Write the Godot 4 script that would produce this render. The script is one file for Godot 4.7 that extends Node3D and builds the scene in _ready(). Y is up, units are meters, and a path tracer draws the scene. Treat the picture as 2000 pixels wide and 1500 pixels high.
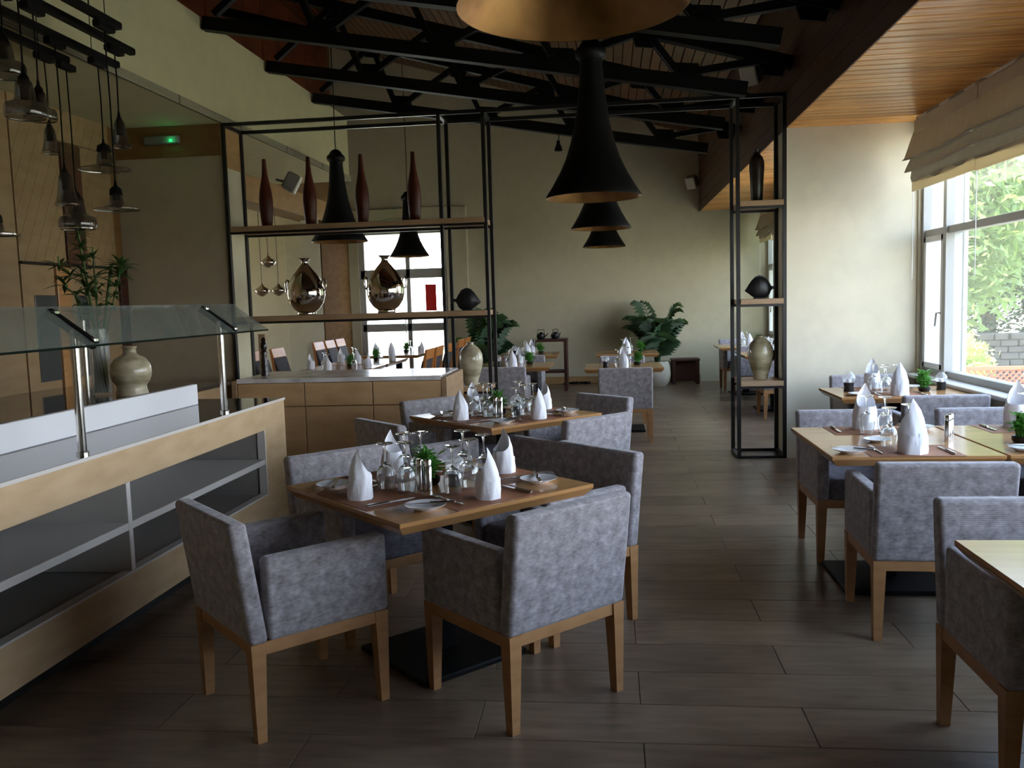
extends Node3D
# A hotel dining room by day: buffet counter, shelf divider, diamond tables, window wall.

class MB:
	var v := PackedVector3Array()
	var n := PackedVector3Array()
	func t(a: Vector3, b: Vector3, c: Vector3, na: Vector3, nb: Vector3, nc: Vector3) -> void:
		if (c - a).cross(b - a).dot(na + nb + nc) < 0.0:
			v.append(a); v.append(c); v.append(b)
			n.append(na); n.append(nc); n.append(nb)
		else:
			v.append(a); v.append(b); v.append(c)
			n.append(na); n.append(nb); n.append(nc)
	func f(a: Vector3, b: Vector3, c: Vector3, out: Vector3) -> void:
		var m := (c - a).cross(b - a)
		if m.length_squared() < 1e-16:
			return
		m = m.normalized()
		if m.dot(out) < 0.0:
			m = -m
		t(a, b, c, m, m, m)
	func q(a: Vector3, b: Vector3, c: Vector3, d: Vector3, out: Vector3) -> void:
		f(a, b, c, out)
		f(a, c, d, out)
	func box(c: Vector3, s: Vector3, bv := 0.0, B := Basis.IDENTITY) -> MB:
		var h := s * 0.5
		bv = minf(bv, minf(h.x, minf(h.y, h.z)) * 0.8)
		if bv <= 0.0:
			var p := []
			for y in [-1, 1]:
				for k in [[-1, -1], [1, -1], [1, 1], [-1, 1]]:
					p.append(c + B * Vector3(h.x * k[0], h.y * y, h.z * k[1]))
			return hexa(p)
		var e := func(sx: int, sy: int, sz: int, ax: int) -> Vector3:
			var w := Vector3(sx * (h.x - bv), sy * (h.y - bv), sz * (h.z - bv))
			w[ax] += [sx, sy, sz][ax] * bv
			return c + B * w
		for ax in 3:
			for s1 in [-1, 1]:
				var cs := []
				for k in [[-1, -1], [1, -1], [1, 1], [-1, 1]]:
					var sg := [0, 0, 0]
					sg[ax] = s1
					sg[(ax + 1) % 3] = k[0]
					sg[(ax + 2) % 3] = k[1]
					cs.append(e.call(sg[0], sg[1], sg[2], ax))
				var o := Vector3.ZERO
				o[ax] = s1
				q(cs[0], cs[1], cs[2], cs[3], B * o)
			var a1 := (ax + 1) % 3
			var a2 := (ax + 2) % 3
			for s1 in [-1, 1]:
				for s2 in [-1, 1]:
					var cc := []
					for s0 in [-1, 1]:
						for aa in ([a1, a2] if s0 < 0 else [a2, a1]):
							var sg := [0, 0, 0]
							sg[ax] = s0
							sg[a1] = s1
							sg[a2] = s2
							cc.append(e.call(sg[0], sg[1], sg[2], aa))
					var o := Vector3.ZERO
					o[a1] = s1
					o[a2] = s2
					q(cc[0], cc[1], cc[2], cc[3], B * o)
		for sx in [-1, 1]:
			for sy in [-1, 1]:
				for sz in [-1, 1]:
					f(e.call(sx, sy, sz, 0), e.call(sx, sy, sz, 1), e.call(sx, sy, sz, 2), B * Vector3(sx, sy, sz))
		return self
	func bx(a: Vector3, b: Vector3, bv := 0.0) -> MB:
		return box((a + b) * 0.5, (b - a).abs(), bv)
	func hexa(p: Array) -> MB:
		var c := Vector3.ZERO
		for k in 8:
			c += p[k] / 8.0
		for fc in [[0, 1, 2, 3], [4, 5, 6, 7], [0, 1, 5, 4], [1, 2, 6, 5], [2, 3, 7, 6], [3, 0, 4, 7]]:
			var m: Vector3 = (p[fc[0]] + p[fc[1]] + p[fc[2]] + p[fc[3]]) * 0.25
			q(p[fc[0]], p[fc[1]], p[fc[2]], p[fc[3]], m - c)
		return self
	func bar(a: Vector3, b: Vector3, w: float, d: float, up := Vector3.UP) -> MB:
		var z := (b - a).normalized()
		var x := up.cross(z)
		if x.length() < 0.01:
			x = Vector3.RIGHT.cross(z)
		x = x.normalized()
		var y := z.cross(x)
		return box((a + b) * 0.5, Vector3(w, d, (b - a).length()), 0.0, Basis(x, y, z))
	func lathe(pr: Array, seg := 24, at := Vector3.ZERO, B := Basis.IDENTITY) -> MB:
		var m := pr.size()
		var sn := []
		for i in m - 1:
			var d: Vector2 = pr[i + 1] - pr[i]
			sn.append(Vector2(d.y, -d.x).normalized())
		for i in m - 1:
			var n0: Vector2 = sn[i]
			var n1: Vector2 = sn[i]
			if i > 0 and sn[i - 1].dot(sn[i]) > 0.7:
				n0 = (sn[i - 1] + sn[i]).normalized()
			if i < m - 2 and sn[i + 1].dot(sn[i]) > 0.7:
				n1 = (sn[i + 1] + sn[i]).normalized()
			for k in seg:
				var a0 := TAU * k / seg
				var a1 := TAU * (k + 1) / seg
				var c0 := Vector3(cos(a0), 0, sin(a0))
				var c1 := Vector3(cos(a1), 0, sin(a1))
				var p00: Vector3 = at + B * (c0 * pr[i].x + Vector3.UP * pr[i].y)
				var p01: Vector3 = at + B * (c1 * pr[i].x + Vector3.UP * pr[i].y)
				var p10: Vector3 = at + B * (c0 * pr[i + 1].x + Vector3.UP * pr[i + 1].y)
				var p11: Vector3 = at + B * (c1 * pr[i + 1].x + Vector3.UP * pr[i + 1].y)
				var u00: Vector3 = B * (c0 * n0.x + Vector3.UP * n0.y)
				var u01: Vector3 = B * (c1 * n0.x + Vector3.UP * n0.y)
				var u10: Vector3 = B * (c0 * n1.x + Vector3.UP * n1.y)
				var u11: Vector3 = B * (c1 * n1.x + Vector3.UP * n1.y)
				if pr[i].x > 1e-6:
					t(p00, p01, p11, u00, u01, u11)
				if pr[i + 1].x > 1e-6:
					t(p00, p11, p10, u00, u11, u10)
		return self
	func tube(p: Array, r, seg := 8) -> MB:
		var rings := []
		var side := Vector3.ZERO
		for i in p.size():
			var d: Vector3 = (p[mini(i + 1, p.size() - 1)] - p[maxi(i - 1, 0)]).normalized()
			if i == 0:
				side = d.cross(Vector3.UP if absf(d.y) < 0.9 else Vector3.RIGHT).normalized()
			else:
				side = (side - d * side.dot(d)).normalized()
			var u := d.cross(side)
			var rr: float = r[i] if r is Array else r
			var ring := []
			for k in seg:
				var a := TAU * k / seg
				var w := side * cos(a) + u * sin(a)
				ring.append([p[i] + w * rr, w])
			rings.append(ring)
		for i in p.size() - 1:
			for k in seg:
				var a = rings[i][k]
				var b = rings[i][(k + 1) % seg]
				var c = rings[i + 1][(k + 1) % seg]
				var d = rings[i + 1][k]
				t(a[0], b[0], c[0], a[1], b[1], c[1])
				t(a[0], c[0], d[0], a[1], c[1], d[1])
		for e in [0, p.size() - 1]:
			var o: Vector3 = (p[0] - p[1]) if e == 0 else (p[e] - p[e - 1])
			for k in range(1, seg - 1):
				f(rings[e][0][0], rings[e][k][0], rings[e][k + 1][0], o)
		return self
	func grid(P: Array, closed := false) -> MB:
		var R := P.size()
		var C: int = P[0].size()
		var N := []
		for i in R:
			var row := []
			for j in C:
				var jl := posmod(j - 1, C) if closed else maxi(j - 1, 0)
				var jr := (j + 1) % C if closed else mini(j + 1, C - 1)
				var du: Vector3 = P[i][jr] - P[i][jl]
				var dv: Vector3 = P[mini(i + 1, R - 1)][j] - P[maxi(i - 1, 0)][j]
				row.append(du.cross(dv).normalized())
			N.append(row)
		for i in R - 1:
			for j in (C if closed else C - 1):
				var k := (j + 1) % C
				t(P[i][j], P[i][k], P[i + 1][k], N[i][j], N[i][k], N[i + 1][k])
				t(P[i][j], P[i + 1][k], P[i + 1][j], N[i][j], N[i + 1][k], N[i + 1][j])
		return self
	# upholstered block: rounded box, bent by a function
	func rbox(c: Vector3, s: Vector3, r: float, k: int, lean := 0.0, lean_from := 0.0) -> MB:
		var h := s * 0.5
		r = minf(r, minf(h.x, minf(h.y, h.z)) * 0.98)
		var inner := h - Vector3.ONE * r
		var co := []
		for i in k + 1:
			co.append([-1, -tan(PI / 4 * (1.0 - float(i) / k))])
		for i in k + 1:
			co.append([1, tan(PI / 4 * float(i) / k)])
		var m := co.size()
		for ax in 3:
			for sg in [-1, 1]:
				var P := []
				for i in m:
					var row := []
					for j in m:
						var w := Vector3.ZERO
						w[ax] = sg
						w[(ax + 1) % 3] = co[i][1]
						w[(ax + 2) % 3] = co[j][1]
						w = w.normalized()
						var ip := Vector3.ZERO
						ip[ax] = sg * inner[ax]
						ip[(ax + 1) % 3] = co[i][0] * inner[(ax + 1) % 3]
						ip[(ax + 2) % 3] = co[j][0] * inner[(ax + 2) % 3]
						var pp: Vector3 = c + ip + w * r
						if lean != 0.0:
							# sheared backwards above lean_from; the normal follows the shear
							var up := maxf(0.0, pp.y - lean_from)
							row.append([pp + Vector3(0, 0, up * lean), (Vector3(w.x, w.y - lean * w.z, w.z) if up > 0.0 else w).normalized()])
						else:
							row.append([pp, w])
					P.append(row)
				for i in m - 1:
					for j in m - 1:
						var a = P[i][j]
						var b = P[i + 1][j]
						var d = P[i + 1][j + 1]
						var g = P[i][j + 1]
						t(a[0], b[0], d[0], a[1], b[1], d[1])
						t(a[0], d[0], g[0], a[1], d[1], g[1])
		return self
	# extrusion of a polygon given in two axes
	func prism(poly: PackedVector2Array, ux: Vector3, uy: Vector3, o: Vector3, depth: Vector3) -> MB:
		var idx := Geometry2D.triangulate_polygon(poly)
		for i in range(0, idx.size(), 3):
			var a := o + ux * poly[idx[i]].x + uy * poly[idx[i]].y
			var b := o + ux * poly[idx[i + 1]].x + uy * poly[idx[i + 1]].y
			var c := o + ux * poly[idx[i + 2]].x + uy * poly[idx[i + 2]].y
			f(a, b, c, -depth)
			f(a + depth, b + depth, c + depth, depth)
		var cw := Geometry2D.is_polygon_clockwise(poly)
		for i in poly.size():
			var p := poly[i]
			var r := poly[(i + 1) % poly.size()]
			var nn := Vector2(r.y - p.y, p.x - r.x)
			if cw:
				nn = -nn
			var a := o + ux * p.x + uy * p.y
			var b := o + ux * r.x + uy * r.y
			q(a, b, b + depth, a + depth, ux * nn.x + uy * nn.y)
		return self
	func mesh() -> ArrayMesh:
		var arr := []
		arr.resize(Mesh.ARRAY_MAX)
		arr[Mesh.ARRAY_VERTEX] = v
		arr[Mesh.ARRAY_NORMAL] = n
		var m := ArrayMesh.new()
		m.add_surface_from_arrays(Mesh.PRIMITIVE_TRIANGLES, arr)
		return m

var M := {}
var used := {}
var rng := RandomNumberGenerator.new()
var proto := {}

# ------------------------------------------------------------------ naming and placing
func numbered(called: String) -> String:
	if not used.has(called):
		used[called] = 0
		return called
	used[called] += 1
	return "%s_%03d" % [called, used[called]]

func tag(o: Node, label: String, category := "", group := "", kind := "") -> Node:
	o.set_meta("label", label)
	if category: o.set_meta("category", category)
	if group: o.set_meta("group", group)
	if kind: o.set_meta("kind", kind)
	return o

func thing(called: String, label: String, category: String, at := Vector3.ZERO, turn := 0.0, group := "") -> Node3D:
	var o := Node3D.new()
	o.name = numbered(called)
	add_child(o)
	o.position = at
	o.rotation.y = turn
	tag(o, label, category, group)
	return o

func part(called: String, mb, mat: String, par: Node, label := "") -> MeshInstance3D:
	var o := MeshInstance3D.new()
	o.name = called
	o.mesh = mb.mesh() if mb is MB else mb
	o.material_override = M[mat]
	par.add_child(o, true)
	if label: o.set_meta("label", label)
	return o

func solo(called: String, mb, mat: String, label: String, category: String, at := Vector3.ZERO, turn := 0.0, group := "") -> MeshInstance3D:
	var o := MeshInstance3D.new()
	o.name = numbered(called)
	o.mesh = mb.mesh() if mb is MB else mb
	o.material_override = M[mat]
	add_child(o)
	o.position = at
	o.rotation.y = turn
	tag(o, label, category, group)
	return o

func struct(called: String, mb, mat: String, label: String) -> MeshInstance3D:
	var o := MeshInstance3D.new()
	o.name = numbered(called)
	o.mesh = mb.mesh() if mb is MB else mb
	o.material_override = M[mat]
	add_child(o)
	o.set_meta("kind", "structure")
	o.set_meta("label", label)
	return o

func dup(src: Node3D, at: Vector3, turn: float, label: String, group := "", sc := 1.0) -> Node3D:
	var r: Node3D = src.duplicate()
	r.name = numbered(str(src.get_meta("stem")))
	add_child(r)
	r.position = at
	r.rotation.y = turn
	if sc != 1.0: r.scale = Vector3.ONE * sc
	r.set_meta("label", label)
	if group: r.set_meta("group", group)
	return r

# first use moves the model itself, later uses copy it
func place(key: String, maker: Callable, at: Vector3, turn: float, label: String, group := "", sc := 1.0) -> Node3D:
	if not proto.has(key):
		var o: Node3D = maker.call()
		o.set_meta("stem", str(o.name))
		proto[key] = o
		o.position = at
		o.rotation.y = turn
		if sc != 1.0: o.scale = Vector3.ONE * sc
		o.set_meta("label", label)
		if group: o.set_meta("group", group)
		return o
	return dup(proto[key], at, turn, label, group, sc)

# ------------------------------------------------------------------ materials
func noise(freq: float, sd: int, oct := 4) -> FastNoiseLite:
	var f := FastNoiseLite.new()
	f.seed = sd
	f.frequency = freq
	f.fractal_octaves = oct
	f.noise_type = FastNoiseLite.TYPE_SIMPLEX_SMOOTH
	return f

func ramp(c: Array, x: float) -> Color:
	var s := clampf(x, 0, 0.9999) * (c.size() - 1)
	var i := int(s)
	return c[i].lerp(c[i + 1], s - i)

# seamless picture: noise drawn out along u by the factor su (grain), plus a second coarser layer
func tex(w: int, h: int, fu: float, su: float, c: Array, sd: int, mixc := 0.4, coarse := 3.0, lines := 0) -> ImageTexture:
	var a := noise(fu, sd).get_seamless_image(maxi(8, int(w / su)), h)
	a.convert(Image.FORMAT_L8)
	a.resize(w, h, Image.INTERPOLATE_CUBIC)
	var b := noise(coarse / w, sd + 7, 3).get_seamless_image(w / 2, h / 2)
	b.convert(Image.FORMAT_L8)
	b.resize(w, h, Image.INTERPOLATE_CUBIC)
	var da := a.get_data()
	var db := b.get_data()
	var out := PackedByteArray()
	out.resize(w * h * 3)
	var lut := []
	for i in 256:
		var cc := ramp(c, i / 255.0)
		lut.append([int(cc.r * 255), int(cc.g * 255), int(cc.b * 255)])
	var k := 0
	for y in h:
		var ln := 0.0
		if lines > 0:
			ln = (0.5 + 0.5 * sin(TAU * y * lines / h)) * 64.0 - 32.0
		for x in w:
			var g := int(clampf(da[k] * (1.0 - mixc) + db[k] * mixc + ln, 0, 255))
			var cc = lut[g]
			out[k * 3] = cc[0]
			out[k * 3 + 1] = cc[1]
			out[k * 3 + 2] = cc[2]
			k += 1
	return ImageTexture.create_from_image(Image.create_from_data(w, h, false, Image.FORMAT_RGB8, out))

func mat(called: String, c: Color, rough := 0.6, metal := 0.0, t: Texture2D = null, sc := Vector3.ONE, world := false, spec := 0.5) -> StandardMaterial3D:
	var m := StandardMaterial3D.new()
	m.resource_name = called
	m.albedo_color = c
	m.roughness = rough
	m.metallic = metal
	m.metallic_specular = spec
	if t:
		m.albedo_texture = t
		m.uv1_triplanar = true
		m.uv1_world_triplanar = world
		m.uv1_scale = sc
		m.uv1_triplanar_sharpness = 8.0
	M[called] = m
	return m

func glassy(called: String, c: Color, a: float, rough := 0.02, spec := 0.5) -> StandardMaterial3D:
	var m := mat(called, Color(c.r, c.g, c.b, a), rough, 0.0, null, Vector3.ONE, false, spec)
	m.transparency = BaseMaterial3D.TRANSPARENCY_ALPHA
	m.cull_mode = BaseMaterial3D.CULL_DISABLED
	return m

func C(r: int, g: int, b: int) -> Color:
	return Color(r / 255.0, g / 255.0, b / 255.0)

func make_materials() -> void:
	var oak := tex(512, 256, 0.03, 8.0, [C(194, 172, 142), C(212, 192, 164), C(224, 207, 181)], 3, 0.35)
	var fab := tex(512, 512, 0.07, 2.2, [C(96, 90, 88), C(138, 131, 131), C(164, 157, 159), C(198, 191, 193)], 11, 0.55, 16.0, 72)
	var pine := tex(512, 256, 0.03, 10.0, [C(168, 102, 42), C(202, 134, 62), C(226, 164, 86), C(238, 188, 112)], 21, 0.3)
	var dark := tex(512, 256, 0.03, 8.0, [C(74, 46, 30), C(104, 68, 44), C(124, 84, 56)], 31, 0.3)
	var por := tex(1024, 512, 0.02, 6.0, [C(110, 98, 84), C(144, 132, 118), C(164, 152, 138), C(182, 170, 156)], 41, 0.45, 5.0)
	var pla := tex(256, 256, 0.02, 1.0, [C(240, 240, 240), C(250, 250, 250), C(255, 255, 255)], 51)
	var cop := tex(256, 256, 0.02, 1.0, [C(104, 80, 50), C(150, 118, 74), C(184, 150, 100)], 61, 0.5, 4.0)
	var lin := tex(256, 256, 0.08, 2.0, [C(158, 150, 138), C(174, 166, 154), C(188, 180, 168)], 71, 0.2)
	var cer := tex(256, 256, 0.015, 3.0, [C(120, 114, 96), C(172, 166, 148), C(198, 193, 177), C(208, 203, 189)], 81, 0.4, 5.0)
	var mar := tex(512, 512, 0.01, 1.0, [C(150, 146, 142), C(205, 200, 196), C(226, 222, 218), C(232, 229, 226)], 91, 0.3)
	mat("wall_bounce_tint", C(198, 190, 150), 0.85, 0, pla, Vector3.ONE * 0.8, true)  # warm bounced light put into the shared cream paint as an olive tone
	mat("wall_window_lit", C(232, 222, 196), 0.8, 0, pla, Vector3.ONE * 0.8, true)  # paler copy of the wall paint, window brightness put into its colour
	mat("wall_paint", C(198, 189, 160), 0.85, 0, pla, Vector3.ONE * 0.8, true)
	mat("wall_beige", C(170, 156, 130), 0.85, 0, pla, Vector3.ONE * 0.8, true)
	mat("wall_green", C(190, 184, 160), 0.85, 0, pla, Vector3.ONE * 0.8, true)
	for k in 5:
		var g := [0.93, 1.0, 0.96, 0.88, 0.98][k] as float
		var m := mat("tile%d" % k, Color(0.83 * g, 0.76 * g, 0.68 * g), 0.33, 0, por, Vector3(0.8, 1.6, 1.6), true, 0.5)
		m.uv1_offset = Vector3(k * 0.37, k * 0.21, k * 0.53)
	mat("grout", C(70, 66, 60), 0.9)
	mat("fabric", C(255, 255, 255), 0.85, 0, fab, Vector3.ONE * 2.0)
	M.fabric.rim_enabled = true
	M.fabric.rim = 0.55
	M.fabric.rim_tint = 0.3
	M.fabric.heightmap_enabled = true
	M.fabric.heightmap_texture = fab
	M.fabric.heightmap_scale = 0.05
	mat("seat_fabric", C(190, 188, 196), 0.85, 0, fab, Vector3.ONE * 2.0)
	mat("oak_leg", C(210, 170, 130), 0.45, 0, oak, Vector3(3, 0.6, 3))
	M.oak_leg.uv1_scale = Vector3(2.5, 2.5, 2.5)
	mat("table_oak", C(220, 180, 136), 0.17, 0, oak, Vector3(0.8, 2.0, 2.0))
	mat("counter_oak", C(240, 226, 204), 0.5, 0, oak, Vector3(1.2, 1.2, 1.2))
	for k in 3:
		var g := [1.0, 0.96, 1.03][k] as float
		mat("panel_oak%d" % k, Color(0.76 * g, 0.69 * g, 0.58 * g), 0.5, 0, oak, Vector3(1.0, 1.0, 1.0))
	mat("cabinet_oak", C(236, 212, 180), 0.5, 0, oak, Vector3.ONE)
	mat("side_fabric", C(120, 116, 118), 0.9, 0, fab, Vector3.ONE * 2.0)
	mat("shelf_oak", C(190, 170, 150), 0.5, 0, oak, Vector3(0.8, 2.0, 2.0))
	for k in 4:
		var g := [1.0, 0.9, 0.96, 1.06][k] as float
		var m := mat("pine%d" % k, Color(1.06 * g, 1.04 * g, 0.98 * g), 0.26, 0, pine, Vector3(0.7, 2.4, 2.4), false)
		m.uv1_offset = Vector3(k * 0.31, k * 0.17, k * 0.7)
	for k in 3:
		var g := [1.0, 0.86, 1.1][k] as float
		var m := mat("roofboard%d" % k, Color(0.5 * g, 0.38 * g, 0.27 * g), 0.27, 0, pine, Vector3(2.4, 2.4, 0.7), false, 0.7)
		m.uv1_offset = Vector3(k * 0.31, k * 0.17, k * 0.7)
	mat("beam_wood", C(205, 190, 175), 0.45, 0, dark, Vector3(2.0, 1.6, 0.5), false)
	mat("red_wood", C(255, 176, 104), 0.6, 0, dark, Vector3(0.9, 0.9, 0.9), false)
	mat("joint_dark", C(40, 26, 16), 0.8)
	mat("band_wood", C(140, 112, 72), 0.5, 0, oak, Vector3(1, 1, 1))
	mat("band_tan", C(196, 168, 128), 0.55, 0, oak, Vector3(1, 1, 1))
	mat("steel_black", C(12, 11, 10), 0.55, 0.0, null, Vector3.ONE, false, 0.3)
	mat("shelf_steel", C(24, 22, 21), 0.35, 0.0)
	mat("lamp_black", C(13, 13, 13), 0.5, 0.0, null, Vector3.ONE, false, 0.3)
	mat("copper", C(255, 240, 222), 0.42, 0.75, cop, Vector3.ONE * 1.2)
	mat("chrome", C(225, 222, 216), 0.12, 1.0)
	mat("silver", C(214, 212, 210), 0.22, 1.0)
	mat("gold_mirror", C(216, 208, 196), 0.06, 1.0)
	mat("stone_top", C(44, 40, 38), 0.06, 0, null, Vector3.ONE, false, 0.6)
	mat("marble", C(255, 255, 255), 0.2, 0, mar, Vector3.ONE * 0.7)
	mat("white_solid", C(240, 240, 242), 0.4)
	mat("grey_laminate", C(156, 150, 142), 0.5)
	mat("grey_edge", C(214, 208, 200), 0.45)
	mat("plinth", C(22, 20, 18), 0.6)
	mat("linen", C(246, 246, 250), 0.85)
	M.linen.backlight_enabled = true
	M.linen.backlight = Color(0.25, 0.25, 0.25)
	mat("china", C(244, 244, 244), 0.15)
	mat("leather_mat", C(150, 98, 66), 0.6)
	mat("blind_linen", C(250, 246, 236), 0.9, 0, lin, Vector3.ONE * 4.0)
	mat("blind_band", C(216, 206, 186), 0.9)
	for k in ["blind_linen", "blind_band"]:
		M[k].backlight_enabled = true
		M[k].backlight = Color(0.3, 0.28, 0.24) if k == "blind_linen" else Color(0.75, 0.7, 0.58)
	mat("window_grey", C(176, 174, 168), 0.4)
	mat("window_white", C(238, 238, 236), 0.45)
	mat("sill_stone", C(206, 200, 192), 0.4)
	mat("ceramic", C(250, 244, 226), 0.18, 0, cer, Vector3.ONE * 2.2)
	mat("ceramic_dark", C(226, 217, 190), 0.18, 0, cer, Vector3.ONE * 2.2)
	mat("ceramic_brown", C(62, 50, 40), 0.35, 0, cer, Vector3.ONE * 3.0)
	mat("bottle_red", C(74, 30, 17), 0.4, 0, null, Vector3.ONE, false, 0.35)
	mat("fish_black", C(26, 26, 27), 0.4)
	mat("leaf", C(52, 84, 40), 0.5)
	mat("leaf_bright", C(70, 140, 44), 0.5)
	mat("leaf_palm", C(44, 74, 44), 0.5)
	mat("stem_green", C(96, 122, 64), 0.5)
	mat("stem_brown", C(96, 84, 48), 0.6)
	for k in ["leaf", "leaf_bright", "leaf_palm"]:
		M[k].backlight_enabled = true
		M[k].backlight = Color(0.35, 0.45, 0.2)
		M[k].cull_mode = BaseMaterial3D.CULL_DISABLED
	mat("pot_black", C(24, 24, 24), 0.4)
	mat("pot_cream", C(206, 198, 180), 0.7)
	mat("soil", C(50, 40, 30), 0.95)
	mat("speaker_white", C(226, 222, 212), 0.5)
	mat("speaker_grey", C(120, 116, 108), 0.6)
	mat("vent_slat", C(168, 162, 134), 0.5)
	mat("vent_dark", C(110, 106, 86), 0.8)
	mat("bench_wood", C(150, 96, 62), 0.5, 0, dark, Vector3.ONE)
	mat("pier_veneer", C(112, 90, 64), 0.9, 0, oak, Vector3.ONE, false, 0.15)
	mat("chair_wood", C(226, 160, 100), 0.4, 0, oak, Vector3.ONE * 2.0)
	mat("red_sign", C(214, 40, 36), 0.5)
	mat("mill_dark", C(34, 22, 16), 0.25)
	mat("door_dark", C(74, 76, 74), 0.15)
	mat("trunk", C(132, 118, 98), 0.9)
	mat("tree_leaf", C(104, 126, 74), 0.6)
	mat("hedge_leaf", C(58, 78, 46), 0.7)
	mat("bush_leaf", C(176, 190, 110), 0.6)
	for k in ["tree_leaf", "bush_leaf"]:
		M[k].backlight_enabled = true
		M[k].backlight = Color(0.5, 0.6, 0.3)
		M[k].cull_mode = BaseMaterial3D.CULL_DISABLED
	mat("terracotta", C(206, 122, 84), 0.8)
	mat("garden_wall", C(112, 108, 102), 0.9, 0, mar, Vector3.ONE * 0.8, true)
	mat("ground_pale", C(150, 149, 130), 0.9, 0, pla, Vector3.ONE, true)
	mat("roof_outside", C(140, 120, 100), 0.9)
	glassy("pane", C(235, 240, 236), 0.08)
	glassy("guard_glass", C(150, 160, 150), 0.3, 0.02)
	glassy("glass_edge", C(30, 44, 38), 0.9, 0.1)
	glassy("wine_glass", C(245, 248, 250), 0.2, 0.0, 0.8)
	var cg := mat("clear_glass", Color(0.98, 0.99, 0.99, 0.02), 0.0)
	cg.refraction_enabled = true
	cg.refraction_scale = 0.05
	glassy("smoke_glass", C(60, 52, 44), 0.6, 0.03, 0.7)
	var em := mat("exit_green", C(20, 120, 60), 0.5)
	em.emission_enabled = true
	em.emission = C(40, 230, 120)
	em.emission_energy_multiplier = 1.2

# ------------------------------------------------------------------ start
func _ready() -> void:
	rng.seed = 4711
	# camera: measured from the photograph (focal length 1700 px of a 2000 x 1500 frame)
	var cam := Camera3D.new()
	cam.name = "camera"
	cam.fov = rad_to_deg(2.0 * atan(750.0 / 1700.0))
	cam.near = 0.05
	cam.far = 300.0
	cam.position = Vector3(0, 1.5, 0)
	cam.basis = Basis(Vector3.UP, deg_to_rad(6.48)) * Basis(Vector3.RIGHT, deg_to_rad(-5.4)) * Basis(Vector3.BACK, deg_to_rad(-1.72))
	add_child(cam)
	cam.current = true
	# sky, sun, exposure
	var we := WorldEnvironment.new()
	we.name = "environment"
	var env := Environment.new()
	env.background_mode = Environment.BG_SKY
	var sky := Sky.new()
	var sm := ProceduralSkyMaterial.new()
	sm.sky_top_color = C(166, 197, 236)
	sm.sky_horizon_color = C(240, 243, 246)
	sm.sky_curve = 0.2
	sm.ground_bottom_color = C(150, 146, 138)
	sm.ground_horizon_color = C(214, 220, 222)
	sm.sun_angle_max = 4.0
	sm.energy_multiplier = 13.0
	sky.sky_material = sm
	env.sky = sky
	env.ambient_light_source = Environment.AMBIENT_SOURCE_SKY
	env.tonemap_mode = Environment.TONE_MAPPER_LINEAR
	env.tonemap_exposure = 1.0
	env.sdfgi_enabled = true
	env.ssao_enabled = true
	env.ssil_enabled = true
	we.environment = env
	add_child(we)
	var sun := DirectionalLight3D.new()
	sun.name = "sun"
	add_child(sun)
	sun.look_at_from_position(Vector3.ZERO, Vector3(0.62, -1.0, -0.25))
	sun.light_energy = 13.5
	sun.light_color = C(255, 246, 228)
	sun.light_angular_distance = 0.5
	sun.shadow_enabled = true
	make_materials()
	build_shell()
	build_outside()
	build_divider()
	build_buffet()
	build_tables()
	build_lamps()
	build_far_room()

# ------------------------------------------------------------------ the room
const ROOF_K := -0.29
func roof_h(x: float) -> float:
	return 4.25 + ROOF_K * (x - 1.585)

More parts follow.
